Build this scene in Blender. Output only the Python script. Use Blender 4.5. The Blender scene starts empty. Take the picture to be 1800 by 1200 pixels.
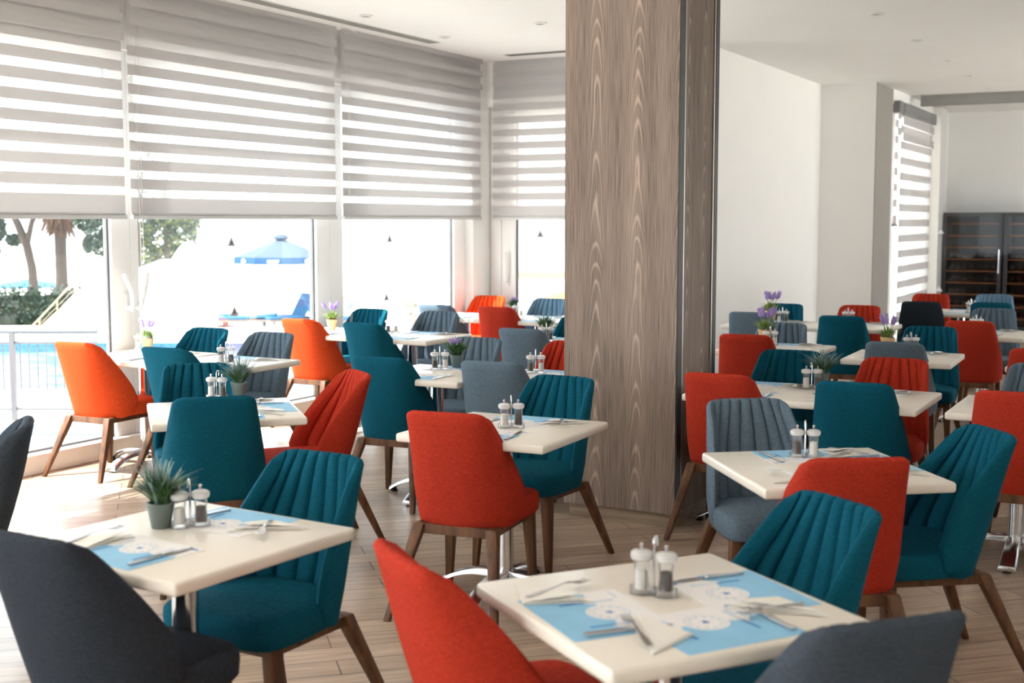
import bpy, bmesh, math, random
from math import sin, cos, pi, radians as R
from mathutils import Vector, Matrix

# ------------------------------------------------------------------ camera, world, sun, exposure
S = bpy.context.scene
COL = S.collection
cam_data = bpy.data.cameras.new('camera')
cam = bpy.data.objects.new('camera', cam_data); COL.objects.link(cam)
cam.location = (0, 0, 1.652)
cam.rotation_euler = (pi / 2 - 0.0948, 0, R(28.4))
cam_data.sensor_width = 36; cam_data.lens = 44.4
cam_data.clip_start = 0.05; cam_data.clip_end = 300
cam_data.dof.use_dof = True; cam_data.dof.focus_distance = 6.4; cam_data.dof.aperture_fstop = 3.3
S.camera = cam
S.view_settings.view_transform = 'Standard'
S.view_settings.look = 'None'
S.view_settings.gamma = 1.0
S.view_settings.use_curve_mapping = False
S.view_settings.exposure = 2.25

world = bpy.data.worlds.new('sky'); S.world = world; world.use_nodes = True
bgn = world.node_tree.nodes['Background']
bgn.inputs['Color'].default_value = (0.90, 0.95, 1.0, 1); bgn.inputs['Strength'].default_value = 1.12
sun_data = bpy.data.lights.new('sun', 'SUN'); sun_data.energy = 4.6; sun_data.angle = R(0.6); sun_data.color = (1, 0.95, 0.86)
sun = bpy.data.objects.new('sun', sun_data); COL.objects.link(sun)
sd = Vector((cos(R(44)) * cos(R(56)), sin(R(44)) * cos(R(56)), -sin(R(56))))
sun.rotation_euler = sd.to_track_quat('-Z', 'Y').to_euler()
try:
    S.cycles.use_denoising = True
    S.cycles.transparent_max_bounces = 24
    S.cycles.max_bounces = 10; S.cycles.diffuse_bounces = 6; S.cycles.glossy_bounces = 4
    S.cycles.sample_clamp_indirect = 8
    S.cycles.caustics_reflective = False; S.cycles.caustics_refractive = False
except Exception:
    pass

def portal(name, loc, rot, sx, sy):
    l = bpy.data.lights.new(name, 'AREA'); l.shape = 'RECTANGLE'; l.size = sx; l.size_y = sy
    l.cycles.is_portal = True
    o = bpy.data.objects.new(name, l); COL.objects.link(o); o.location = loc; o.rotation_euler = rot
portal('portal_left', (-6.9, 3.5, 1.45), (pi / 2, 0, -pi / 2), 16.0, 2.9)
portal('portal_corner', (-5.3, 11.95, 1.45), (-pi / 2, 0, 0), 2.4, 2.9)
portal('portal_back', (-4.15, -4.85, 1.42), (pi / 2, 0, 0), 4.5, 2.9)
portal('portal_right', (3.5, 15.5, 1.42), (pi / 2, 0, pi / 2), 6.2, 2.9)
portal('portal_far', (-3.6, 17.75, 1.6), (pi / 2, 0, -pi / 2), 2.7, 3.1)

rnd = random.Random(7)

# ------------------------------------------------------------------ materials
def mat(name):
    m = bpy.data.materials.new(name); m.use_nodes = True
    nt = m.node_tree
    return m, nt, nt.nodes['Principled BSDF']
def basic(name, col, rough=0.5, metal=0.0, spec=0.5, noise=0.0, nscale=8.0, bump=0.0):
    m, nt, b = mat(name)
    b.inputs['Base Color'].default_value = (*col, 1); b.inputs['Roughness'].default_value = rough
    b.inputs['Metallic'].default_value = metal; b.inputs['Specular IOR Level'].default_value = spec
    if noise or bump:
        tc = nt.nodes.new('ShaderNodeTexCoord'); n = nt.nodes.new('ShaderNodeTexNoise')
        n.inputs['Scale'].default_value = nscale; n.inputs['Detail'].default_value = 6
        nt.links.new(tc.outputs['Object'], n.inputs['Vector'])
        if noise:
            r = nt.nodes.new('ShaderNodeValToRGB')
            r.color_ramp.elements[0].position = 0.3; r.color_ramp.elements[1].position = 0.7
            r.color_ramp.elements[0].color = (*[c * (1 - noise) for c in col], 1)
            r.color_ramp.elements[1].color = (*[min(1, c * (1 + noise)) for c in col], 1)
            nt.links.new(n.outputs['Fac'], r.inputs['Fac']); nt.links.new(r.outputs['Color'], b.inputs['Base Color'])
        if bump:
            bp = nt.nodes.new('ShaderNodeBump'); bp.inputs['Strength'].default_value = bump; bp.inputs['Distance'].default_value = 0.01
            nt.links.new(n.outputs['Fac'], bp.inputs['Height']); nt.links.new(bp.outputs['Normal'], b.inputs['Normal'])
    return m
def fabric(name, col):
    m, nt, b = mat(name)
    tc = nt.nodes.new('ShaderNodeTexCoord')
    cols = []
    for sc in ((420, 420, 60), (60, 60, 420)):
        mp = nt.nodes.new('ShaderNodeMapping'); mp.inputs['Scale'].default_value = sc
        n = nt.nodes.new('ShaderNodeTexNoise'); n.inputs['Scale'].default_value = 1.0; n.inputs['Detail'].default_value = 2
        nt.links.new(tc.outputs['Object'], mp.inputs['Vector']); nt.links.new(mp.outputs['Vector'], n.inputs['Vector'])
        cols.append(n)
    a = nt.nodes.new('ShaderNodeMath'); a.operation = 'ADD'
    nt.links.new(cols[0].outputs['Fac'], a.inputs[0]); nt.links.new(cols[1].outputs['Fac'], a.inputs[1])
    r = nt.nodes.new('ShaderNodeValToRGB')
    r.color_ramp.elements[0].position = 0.35; r.color_ramp.elements[1].position = 0.65
    r.color_ramp.elements[0].color = (*[c * 0.72 for c in col], 1); r.color_ramp.elements[1].color = (*[min(1, c * 1.28) for c in col], 1)
    h = nt.nodes.new('ShaderNodeMath'); h.operation = 'MULTIPLY'; h.inputs[1].default_value = 0.5
    nt.links.new(a.outputs[0], h.inputs[0]); nt.links.new(h.outputs[0], r.inputs['Fac'])
    nt.links.new(r.outputs['Color'], b.inputs['Base Color'])
    bp = nt.nodes.new('ShaderNodeBump'); bp.inputs['Strength'].default_value = 0.25; bp.inputs['Distance'].default_value = 0.002
    nt.links.new(h.outputs[0], bp.inputs['Height']); nt.links.new(bp.outputs['Normal'], b.inputs['Normal'])
    b.inputs['Roughness'].default_value = 0.9; b.inputs['Specular IOR Level'].default_value = 0.08
    return m
def wood(name, c1, c2, scale=(1, 1, 0.06), nsc=30, rough=0.5, spec=0.4):
    m, nt, b = mat(name)
    tc = nt.nodes.new('ShaderNodeTexCoord'); mp = nt.nodes.new('ShaderNodeMapping'); mp.inputs['Scale'].default_value = scale
    n = nt.nodes.new('ShaderNodeTexNoise'); n.inputs['Scale'].default_value = nsc; n.inputs['Detail'].default_value = 5
    nt.links.new(tc.outputs['Object'], mp.inputs['Vector']); nt.links.new(mp.outputs['Vector'], n.inputs['Vector'])
    r = nt.nodes.new('ShaderNodeValToRGB'); r.color_ramp.elements[0].position = 0.35; r.color_ramp.elements[1].position = 0.65
    r.color_ramp.elements[0].color = (*c1, 1); r.color_ramp.elements[1].color = (*c2, 1)
    nt.links.new(n.outputs['Fac'], r.inputs['Fac']); nt.links.new(r.outputs['Color'], b.inputs['Base Color'])
    b.inputs['Roughness'].default_value = rough; b.inputs['Specular IOR Level'].default_value = spec
    return m
def glassy(name, tint=(1, 1, 1), gloss=0.08, rough=0.02, body=0.0, bodycol=(0.9, 0.9, 0.9), fres=0.7):
    m = bpy.data.materials.new(name); m.use_nodes = True; nt = m.node_tree; nt.nodes.clear()
    o = nt.nodes.new('ShaderNodeOutputMaterial'); t = nt.nodes.new('ShaderNodeBsdfTransparent'); g = nt.nodes.new('ShaderNodeBsdfGlossy')
    t.inputs['Color'].default_value = (*tint, 1); g.inputs['Roughness'].default_value = rough
    lw = nt.nodes.new('ShaderNodeLayerWeight'); lw.inputs['Blend'].default_value = 0.25
    ma = nt.nodes.new('ShaderNodeMath'); ma.operation = 'MULTIPLY_ADD'; ma.inputs[1].default_value = fres; ma.inputs[2].default_value = gloss
    nt.links.new(lw.outputs['Fresnel'], ma.inputs[0])
    mx = nt.nodes.new('ShaderNodeMixShader'); nt.links.new(ma.outputs[0], mx.inputs[0])
    src = t
    if body:
        d = nt.nodes.new('ShaderNodeBsdfDiffuse'); d.inputs['Color'].default_value = (*bodycol, 1)
        m2 = nt.nodes.new('ShaderNodeMixShader'); m2.inputs[0].default_value = body
        nt.links.new(t.outputs[0], m2.inputs[1]); nt.links.new(d.outputs[0], m2.inputs[2]); src = m2
    nt.links.new(src.outputs[0], mx.inputs[1]); nt.links.new(g.outputs[0], mx.inputs[2]); nt.links.new(mx.outputs[0], o.inputs[0])
    return m
def cloth_sheer(name, col, transp, transl):
    m = bpy.data.materials.new(name); m.use_nodes = True; nt = m.node_tree; nt.nodes.clear()
    o = nt.nodes.new('ShaderNodeOutputMaterial')
    d = nt.nodes.new('ShaderNodeBsdfDiffuse'); d.inputs['Color'].default_value = (*col, 1)
    tl = nt.nodes.new('ShaderNodeBsdfTranslucent'); tl.inputs['Color'].default_value = (*col, 1)
    t = nt.nodes.new('ShaderNodeBsdfTransparent')
    a = nt.nodes.new('ShaderNodeMixShader'); a.inputs[0].default_value = transl
    nt.links.new(d.outputs[0], a.inputs[1]); nt.links.new(tl.outputs[0], a.inputs[2])
    b = nt.nodes.new('ShaderNodeMixShader'); b.inputs[0].default_value = transp
    nt.links.new(a.outputs[0], b.inputs[1]); nt.links.new(t.outputs[0], b.inputs[2]); nt.links.new(b.outputs[0], o.inputs[0])
    return m

FAB = {
    'teal': fabric('teal_fabric', (0.005, 0.084, 0.135)),
    'gray': fabric('slate_grey_fabric', (0.115, 0.165, 0.215)),
    'blue': fabric('blue_grey_fabric', (0.13, 0.23, 0.33)),
    'red': fabric('brick_red_fabric', (0.43, 0.038, 0.020)),
    'orange': fabric('orange_red_fabric', (0.62, 0.070, 0.018)),
    'slate': fabric('mid_slate_fabric', (0.055, 0.070, 0.092)),
    'navy': fabric('dark_navy_fabric', (0.018, 0.026, 0.036)),
    'charcoal': fabric('charcoal_blue_fabric', (0.034, 0.042, 0.056)),
}
M_LEG = wood('walnut_wood', (0.070, 0.028, 0.012), (0.165, 0.072, 0.031))
M_TOP = basic('cream_laminate', (0.82, 0.775, 0.70), 0.28, spec=0.5, noise=0.02, nscale=3)
M_CHROME = basic('brushed_chrome', (0.75, 0.76, 0.78), 0.14, 1.0, noise=0.03, nscale=5)
M_ALU = basic('cast_aluminium', (0.72, 0.73, 0.75), 0.22, 1.0, noise=0.03, nscale=9)
M_STEEL = basic('cutlery_steel', (0.62, 0.63, 0.66), 0.2, 1.0, noise=0.03, nscale=9)
M_BLACK = basic('black_rubber', (0.012, 0.012, 0.013), 0.6, noise=0.1)
M_ACR = glassy('clear_acrylic', (1.0, 1.0, 1.0), 0.03, 0.05, 0.06, (1.0, 1.0, 1.0))
M_ACRCAP = glassy('frosted_acrylic_cap', (1.0, 1.0, 1.0), 0.08, 0.08, 0.55, (1.0, 1.0, 1.0))
M_SALT = basic('salt', (0.85, 0.83, 0.80), 0.8, noise=0.04, nscale=400)
M_PEPPER = basic('peppercorns', (0.035, 0.018, 0.012), 0.6, noise=0.6, nscale=350, bump=0.5)
M_WALL = basic('white_wall_paint', (0.89, 0.88, 0.865), 0.85, spec=0.2, noise=0.01, nscale=2)
M_CEIL = basic('white_ceiling_paint', (0.90, 0.89, 0.88), 0.9, spec=0.15, noise=0.01, nscale=2)
M_FRAME = basic('white_aluminium_frame', (0.78, 0.775, 0.76), 0.38, spec=0.4, noise=0.015, nscale=4)
M_SEAL = basic('grey_glazing_seal', (0.12, 0.125, 0.14), 0.5, noise=0.05)
M_GLASS = glassy('window_glass', (0.97, 0.985, 0.98), 0.004, 0.0, fres=0.18)
M_BAND = cloth_sheer('blind_grey_band', (0.50, 0.485, 0.485), 0.0, 0.10)
M_SHEER = cloth_sheer('blind_sheer_band', (0.80, 0.79, 0.80), 0.42, 0.35)
M_RAIL = basic('blind_rail_aluminium', (0.45, 0.44, 0.43), 0.4, 0.3, noise=0.03)
M_PAPER = basic('white_paper', (0.86, 0.85, 0.86), 0.7, noise=0.015, nscale=6)
M_NAPKIN = basic('white_napkin', (0.86, 0.84, 0.80), 0.9, noise=0.02, nscale=60, bump=0.2)
M_SKYBLUE = basic('print_light_blue', (0.26, 0.56, 0.82), 0.6, noise=0.06, nscale=12)
M_DEEPBLUE = basic('print_deep_blue', (0.03, 0.22, 0.60), 0.6, noise=0.05, nscale=12)
M_PALEBLUE = basic('print_pale_blue', (0.58, 0.70, 0.84), 0.6, noise=0.05, nscale=12)
M_GREENP = basic('print_green', (0.05, 0.45, 0.24), 0.6, noise=0.05, nscale=12)
M_POTG = basic('grey_green_pot_glaze', (0.13, 0.165, 0.155), 0.5, noise=0.05, nscale=10)
M_POTT = basic('sand_terracotta', (0.62, 0.42, 0.22), 0.8, noise=0.08, nscale=20, bump=0.2)
M_SOIL = basic('dark_soil', (0.04, 0.028, 0.02), 0.95, noise=0.3, nscale=60, bump=0.5)
M_LEAF = basic('grey_green_leaf', (0.075, 0.17, 0.055), 0.6, noise=0.35, nscale=30)
M_LEAF2 = basic('silvery_leaf', (0.22, 0.33, 0.33), 0.6, noise=0.25, nscale=30)
M_LEAF3 = basic('fresh_green_leaf', (0.26, 0.36, 0.10), 0.6, noise=0.25, nscale=30)
M_LAV = basic('lavender_flower', (0.36, 0.26, 0.58), 0.8, noise=0.25, nscale=80)

def floor_material():
    m, nt, b = mat('plank_floor_tiles')
    tc = nt.nodes.new('ShaderNodeTexCoord')
    mp = nt.nodes.new('ShaderNodeMapping'); mp.inputs['Rotation'].default_value = (0, 0, R(-43.5))
    nt.links.new(tc.outputs['Object'], mp.inputs['Vector'])
    br = nt.nodes.new('ShaderNodeTexBrick')
    br.inputs['Scale'].default_value = 1.0; br.inputs['Brick Width'].default_value = 0.9; br.inputs['Row Height'].default_value = 0.15
    br.inputs['Mortar Size'].default_value = 0.0028; br.inputs['Mortar Smooth'].default_value = 0.1; br.offset = 0.37
    br.inputs['Color1'].default_value = (0.42, 0.315, 0.23, 1); br.inputs['Color2'].default_value = (0.58, 0.455, 0.345, 1)
    br.inputs['Mortar'].default_value = (0.10, 0.08, 0.065, 1)
    nt.links.new(mp.outputs['Vector'], br.inputs['Vector'])
    mp2 = nt.nodes.new('ShaderNodeMapping'); mp2.inputs['Scale'].default_value = (1.2, 14, 1)
    nt.links.new(mp.outputs['Vector'], mp2.inputs['Vector'])
    n = nt.nodes.new('ShaderNodeTexNoise'); n.inputs['Scale'].default_value = 2.2; n.inputs['Detail'].default_value = 7; n.inputs['Distortion'].default_value = 0.6
    nt.links.new(mp2.outputs['Vector'], n.inputs['Vector'])
    r = nt.nodes.new('ShaderNodeValToRGB'); r.color_ramp.elements[0].position = 0.3; r.color_ramp.elements[1].position = 0.72
    r.color_ramp.elements[0].color = (0.62, 0.60, 0.58, 1); r.color_ramp.elements[1].color = (1.1, 1.1, 1.1, 1)
    nt.links.new(n.outputs['Fac'], r.inputs['Fac'])
    mx = nt.nodes.new('ShaderNodeMix'); mx.data_type = 'RGBA'; mx.blend_type = 'MULTIPLY'; mx.inputs['Factor'].default_value = 1
    nt.links.new(br.outputs['Color'], mx.inputs['A']); nt.links.new(r.outputs['Color'], mx.inputs['B'])
    nt.links.new(mx.outputs['Result'], b.inputs['Base Color'])
    b.inputs['Roughness'].default_value = 0.30; b.inputs['Specular IOR Level'].default_value = 0.5
    bp = nt.nodes.new('ShaderNodeBump'); bp.inputs['Strength'].default_value = 0.25; bp.inputs['Distance'].default_value = 0.002; bp.invert = True
    nt.links.new(br.outputs['Fac'], bp.inputs['Height']); nt.links.new(bp.outputs['Normal'], b.inputs['Normal'])
    return m
def pillar_material(name='grey_brown_oak_laminate', axis='X', dark=1.0):
    m, nt, b = mat(name)
    tc = nt.nodes.new('ShaderNodeTexCoord')
    # fine vertical fibres
    mp = nt.nodes.new('ShaderNodeMapping'); mp.inputs['Scale'].default_value = (260, 260, 4.0)
    n = nt.nodes.new('ShaderNodeTexNoise'); n.inputs['Scale'].default_value = 1; n.inputs['Detail'].default_value = 4
    nt.links.new(tc.outputs['Object'], mp.inputs['Vector']); nt.links.new(mp.outputs['Vector'], n.inputs['Vector'])
    # cathedral figure: rings cut lengthwise, repeated across
    sx = nt.nodes.new('ShaderNodeSeparateXYZ'); nt.links.new(tc.outputs['Object'], sx.inputs[0])
    def math_(op, a, bb=None, c=None):
        q = nt.nodes.new('ShaderNodeMath'); q.operation = op
        for i, v in enumerate((a, bb, c)):
            if v is None: continue
            if isinstance(v, (int, float)): q.inputs[i].default_value = v
            else: nt.links.new(v, q.inputs[i])
        return q.outputs[0]
    # object x runs -0.33..0.33 ; two centres
    xs = math_('ADD', sx.outputs[axis], 0.33)
    pp = math_('PINGPONG', math_('ADD', xs, 0.06), 0.122)          # distance profile, peaks between centres
    mpw = nt.nodes.new('ShaderNodeMapping'); mpw.inputs['Scale'].default_value = (3.0, 3.0, 0.9)
    nw = nt.nodes.new('ShaderNodeTexNoise'); nw.inputs['Scale'].default_value = 1.3; nw.inputs['Detail'].default_value = 3
    nt.links.new(tc.outputs['Object'], mpw.inputs['Vector']); nt.links.new(mpw.outputs['Vector'], nw.inputs['Vector'])
    dist = math_('MULTIPLY', pp, pp)
    f = math_('ADD', math_('MULTIPLY', dist, 5200.0), math_('ADD', math_('MULTIPLY', sx.outputs['Z'], 34.0), math_('MULTIPLY', nw.outputs['Fac'], 38.0)))
    w = math_('SINE', f)
    w = math_('POWER', math_('MAXIMUM', w, 0.0), 3.0)
    mask = math_('SUBTRACT', 1.0, math_('MINIMUM', math_('MULTIPLY', pp, 17.0), 0.96))
    fig = math_('MULTIPLY', w, mask)
    big = nt.nodes.new('ShaderNodeTexNoise'); big.inputs['Scale'].default_value = 1; big.inputs['Detail'].default_value = 2
    mpb = nt.nodes.new('ShaderNodeMapping'); mpb.inputs['Scale'].default_value = (9, 9, 0.5)
    nt.links.new(tc.outputs['Object'], mpb.inputs['Vector']); nt.links.new(mpb.outputs['Vector'], big.inputs['Vector'])
    fac = math_('ADD', math_('MULTIPLY', n.outputs['Fac'], 0.62), math_('ADD', math_('MULTIPLY', fig, 0.30), math_('MULTIPLY', big.outputs['Fac'], 0.30)))
    r = nt.nodes.new('ShaderNodeValToRGB')
    r.color_ramp.elements[0].position = 0.30; r.color_ramp.elements[1].position = 0.85
    r.color_ramp.elements[0].color = (0.095, 0.070, 0.057, 1); r.color_ramp.elements[1].color = (0.52, 0.40, 0.33, 1)
    e = r.color_ramp.elements.new(0.47); e.color = (0.245, 0.188, 0.156, 1)
    nt.links.new(fac, r.inputs['Fac']); nt.links.new(r.outputs['Color'], b.inputs['Base Color'])
    b.inputs['Roughness'].default_value = 0.6; b.inputs['Specular IOR Level'].default_value = 0.25
    return m
M_FLOOR = floor_material(); M_PILLAR = pillar_material(); M_PILLAR2 = pillar_material('grey_brown_oak_laminate_side', 'Y')

# ------------------------------------------------------------------ mesh helpers
def mesh_from(verts, faces, name, mats=(), smooth=False, fm=None):
    me = bpy.data.meshes.new(name); me.from_pydata([tuple(v) for v in verts], [], faces)
    for m in mats: me.materials.append(m)
    if fm:
        for p, i in zip(me.polygons, fm): p.material_index = i
    if smooth:
        for p in me.polygons: p.use_smooth = True
    me.update()
    return me
class MB:
    """collects shapes for ONE mesh"""
    def __init__(s): s.v = []; s.f = []; s.m = []
    def add(s, V, F, mi=0):
        b = len(s.v); s.v += [tuple(v) for v in V]; s.f += [tuple(b + i for i in f) for f in F]; s.m += [mi] * len(F); return s
    def box(s, x0, x1, y0, y1, z0, z1, mi=0):
        V = [(x, y, z) for z in (z0, z1) for (x, y) in ((x0, y0), (x1, y0), (x1, y1), (x0, y1))]
        return s.add(V, [(3, 2, 1, 0), (4, 5, 6, 7), (0, 1, 5, 4), (1, 2, 6, 5), (2, 3, 7, 6), (3, 0, 4, 7)], mi)
    def lathe(s, prof, n=20, c=(0, 0, 0), mi=0, cap=True):
        V = []; F = []
        for r, z in prof:
            for k in range(n):
                a = 2 * pi * k / n; V.append((c[0] + r * cos(a), c[1] + r * sin(a), c[2] + z))
        for i in range(len(prof) - 1):
            for k in range(n):
                k2 = (k + 1) % n; F.append((i * n + k, i * n + k2, (i + 1) * n + k2, (i + 1) * n + k))
        if cap:
            F.append(tuple(reversed(range(n)))); F.append(tuple((len(prof) - 1) * n + k for k in range(n)))
        return s.add(V, F, mi)
    def tube(s, pts, r, n=8, mi=0, radii=None):
        pts = [Vector(p) for p in pts]; V = []; F = []; prev = None
        for i, p in enumerate(pts):
            t = (pts[min(i + 1, len(pts) - 1)] - pts[max(i - 1, 0)]).normalized()
            if prev is None:
                a = Vector((0, 0, 1)) if abs(t.z) < 0.9 else Vector((1, 0, 0)); u = t.cross(a).normalized()
            else: u = (prev - t * prev.dot(t)).normalized()
            prev = u; w = t.cross(u); rr = radii[i] if radii else r
            for k in range(n):
                q = 2 * pi * k / n; V.append(p + u * (rr * cos(q)) + w * (rr * sin(q)))
        for i in range(len(pts) - 1):
            for k in range(n):
                k2 = (k + 1) % n; F.append((i * n + k, i * n + k2, (i + 1) * n + k2, (i + 1) * n + k))
        F.append(tuple(reversed(range(n)))); F.append(tuple((len(pts) - 1) * n + k for k in range(n)))
        return s.add(V, F, mi)
    def prism(s, pts, z0, z1, mi=0):
        n = len(pts); V = [(x, y, z0) for x, y in pts] + [(x, y, z1) for x, y in pts]
        F = [tuple(reversed(range(n))), tuple(range(n, 2 * n))] + [(i, (i + 1) % n, n + (i + 1) % n, n + i) for i in range(n)]
        return s.add(V, F, mi)
    def mesh(s, name, mats, smooth=False, bevel=0.0, seg=2, angle=35):
        me = mesh_from(s.v, s.f, name, mats if isinstance(mats, (list, tuple)) else [mats], False, s.m)
        bm = bmesh.new(); bm.from_mesh(me)
        bmesh.ops.recalc_face_normals(bm, faces=bm.faces)
        if bevel:
            ed = [e for e in bm.edges if len(e.link_faces) == 2 and e.calc_face_angle(0) > R(30)]
            bmesh.ops.bevel(bm, geom=ed, offset=bevel, segments=seg, affect='EDGES', profile=0.5)
        for f in bm.faces: f.smooth = bool(smooth)
        if smooth:
            for e in bm.edges:
                if len(e.link_faces) == 2 and e.calc_face_angle(0) > R(angle): e.smooth = False
        bm.to_mesh(me); bm.free(); me.update()
        return me
def obj(name, me, parent=None, loc=None, rz=None, mats=None):
    o = bpy.data.objects.new(name, me); COL.objects.link(o)
    if parent is not None: o.parent = parent
    if loc is not None: o.location = loc
    if rz is not None: o.rotation_euler = (0, 0, rz)
    if mats is not None:
        o.material_slots[0].link = 'OBJECT'; o.material_slots[0].material = mats
    return o
def thing(name, label, cat, loc=(0, 0, 0), rz=0, group=None):
    o = bpy.data.objects.new(name, None); COL.objects.link(o); o.location = loc; o.rotation_euler = (0, 0, rz)
    o.empty_display_size = 0.1
    return tag(o, label, cat, group)
LABELS = {}
def tag(o, label=None, cat=None, group=None, kind=None):
    if label:
        o['label'] = label; LABELS[label] = LABELS.get(label, 0) + 1
        n = len(label.split())
        if n > 16 or n < 4: print('LABEL LENGTH', n, label)
        if LABELS[label] > 1: print('LABEL REPEATED', label)
    if cat: o['category'] = cat
    if group: o['group'] = group
    if kind: o['kind'] = kind
    return o
def struct(name, mb, m, parent=None, loc=None, **k):
    o = obj(name, mb.mesh(name, m, **k), parent, loc)
    if parent is None: o['kind'] = 'structure'
    return o
def struct_root(name, loc=(0, 0, 0)):
    o = bpy.data.objects.new(name, None); COL.objects.link(o); o.location = loc; o['kind'] = 'structure'; return o

# ------------------------------------------------------------------ room shell   (X right, Y along the window wall, camera at origin)
XL, YC, H = -6.62, 11.66, 3.30
XA, YB, XJ, YJ = -4.09, 15.46, -3.42, 16.36
YE = 20.4; XR = 3.2; YK = -4.5
HEAD = 2.84
fl = struct('floor', MB().box(XL - 0.12, XR, YK, YE, -0.12, 0), M_FLOOR)
struct('ceiling', MB().box(XL - 0.3, XR + 0.2, YK - 0.2, YE + 0.2, H, H + 0.2), M_CEIL)
# window wall: lintel above the glazing
struct('wall_left', MB().box(XL - 0.25, XL, YK, YC + 0.25, HEAD, H), M_WALL)
struct('wall_corner', MB().box(XL, XA - 0.302, YC, YC + 0.25, HEAD, H), M_WALL)
struct('wall_white', MB().box(XA - 0.3, XA, YC - 0.35, YB + 0.9, 0, H).box(XA, XJ - 0.01, YB, YJ, 0, H), M_WALL)
struct('trim_3', MB().box(XJ - 0.01, XJ, YB + 0.002, YJ, 0, H), basic('taupe_jamb', (0.30, 0.28, 0.26), 0.85, noise=0.02))  # jamb face in a darker tone than the white wall
struct('wall_far', MB().box(XJ - 0.3, XR, YE, YE + 0.2, 0, H).box(XJ - 0.3, XJ, YJ, YE, 3.12, H).box(XJ - 0.3, XJ + 0.0, 19.12, YE, 0, 3.12), M_WALL)
struct('wall_right', MB().box(XR, XR + 0.2, YK, 9.0, 0, H).box(XR, XR + 0.2, 18.6, YE, 0, H).box(XR, XR + 0.2, 9.0, 18.6, HEAD, H).box(XR, XR + 0.2, 9.0, 12.4, 0, HEAD), M_WALL)
w10 = struct_root('window_10', (XR + 0.1, 0, 0))  # unseen window, added to brighten the white wall
bb9 = MB()
for y in (12.4, 15.4, 18.5): bb9.box(-0.04, 0.04, y, y + 0.1, 0, HEAD)
obj('frame', bb9.mesh('frame', M_FRAME), w10)
obj('pane', MB().box(-0.005, 0.005, 12.4, 18.6, 0, HEAD).mesh('pane', M_GLASS), w10)
struct('wall_back', MB().box(XL - 0.25, XR + 0.2, YK - 0.2, YK, HEAD, H).box(XL - 0.25, XL + 0.3, YK - 0.2, YK, 0, HEAD).box(-1.9, XR + 0.2, YK - 0.2, YK, 0, HEAD), M_WALL)
w9 = struct_root('window_9', (0, YK - 0.1, 0))  # unseen window behind the camera, added to light camera-facing sides
bb9 = MB()
for x in (XL + 0.3, -4.75, -3.4, -2.0): bb9.box(x, x + 0.1, -0.04, 0.04, 0, HEAD)
obj('frame', bb9.mesh('frame', M_FRAME), w9)
obj('pane', MB().box(XL + 0.3, -1.9, -0.005, 0.005, 0, HEAD).mesh('pane', M_GLASS), w9)

# --- glazing
def bars(lst): 
    mb = MB()
    for b in lst: mb.box(*b)
    return mb
STY = (7.75, 7.77, 9.98, 9.92)
STK = {4: ((STY[0] - 7.8185, 1.49), (STY[1] - 7.8185, 0.94)), 5: ((STY[2] - 10.17, 1.49), (STY[3] - 10.17, 0.94))}
def glass_wall_left():
    XG = XL - 0.10
    specs = [(1, -4.3, 1.9, .14, .14), (2, 1.9, 4.15, .14, .14), (3, 4.15, 6.637, .14, .175), (4, 6.637, 9.00, .08, .19), (5, 9.00, 11.34, .19, .23)]
    for n, y0, y1, ta, tb_ in specs:
        w = struct_root('window_%d' % n, (XG, (y0 + y1) / 2, 0))
        hw = (y1 - y0) / 2
        fr = bars([(-0.04, 0.04, -hw, -hw + ta, 0.13, HEAD), (-0.04, 0.04, hw - tb_, hw, 0.13, HEAD),
                   (-0.04, 0.04, -hw + ta, hw - tb_, HEAD - 0.10, HEAD), (-0.05, 0.10, -hw, hw, 0.0, 0.13)])
        obj('frame', fr.mesh('frame', M_FRAME, bevel=0.006), w)
        sl = bars([(-0.012, 0.012, -hw + ta, -hw + ta + 0.014, 0.13, HEAD - 0.1), (-0.012, 0.012, hw - tb_ - 0.018, hw - tb_, 0.13, HEAD - 0.1),
                   (-0.012, 0.012, -hw + ta, hw - tb_, 0.13, 0.145)])
        obj('seal', sl.mesh('seal', M_SEAL), w)
        obj('pane', MB().box(-0.006, 0.006, -hw + ta, hw - tb_, 0.135, HEAD - 0.1).mesh('pane', M_GLASS), w)
        if n in (3, 4):
            sgn = 1 if n == 3 else -1
            yy = (hw - 0.055) if n == 3 else -(hw - 0.025)
            obj('handle', handle_mesh(-sgn), w, (0.045, yy, 1.04))
        if n == 5:
            pass
        if n in (4, 5):
            for yy0, zz in STK[n]:
                obj('warning_sticker', sticker, w, (0.008, yy0, zz))
def handle_mesh(sgn):
    mb = MB()
    mb.tube([(0, 0, 0), (0.05, 0, 0)], 0.016, 10)
    pts = [(0.05, 0, -0.02 + 0.0)]
    for k in range(9):
        t = k / 8; pts.append((0.055 + 0.02 * sin(pi * t), -sgn * (0.0 + 0.075 * (t ** 1.6)) * -1, t * 0.24))
    mb.tube(pts, 0.017, 10)
    mb.box(-0.002, 0.01, -0.018, 0.018, -0.02, 0.10)
    return mb.mesh('handle', M_FRAME, smooth=True)
def sticker_mesh():
    mb = MB()
    mb.add([(0, -0.05, -0.035), (0, 0.05, -0.035), (0, 0, 0.045)], [(0, 1, 2)], 0)
    mb.add([(0.001, -0.018, -0.022), (0.001, 0.018, -0.022), (0.001, 0, 0.016)], [(0, 1, 2)], 1)
    return mb.mesh('warning_sticker', [basic('sticker_grey', (0.33, 0.34, 0.37), 0.6, noise=0.05), basic('sticker_dark', (0.06, 0.07, 0.09), 0.6, noise=0.05)])
sticker = sticker_mesh()
glass_wall_left()
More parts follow.
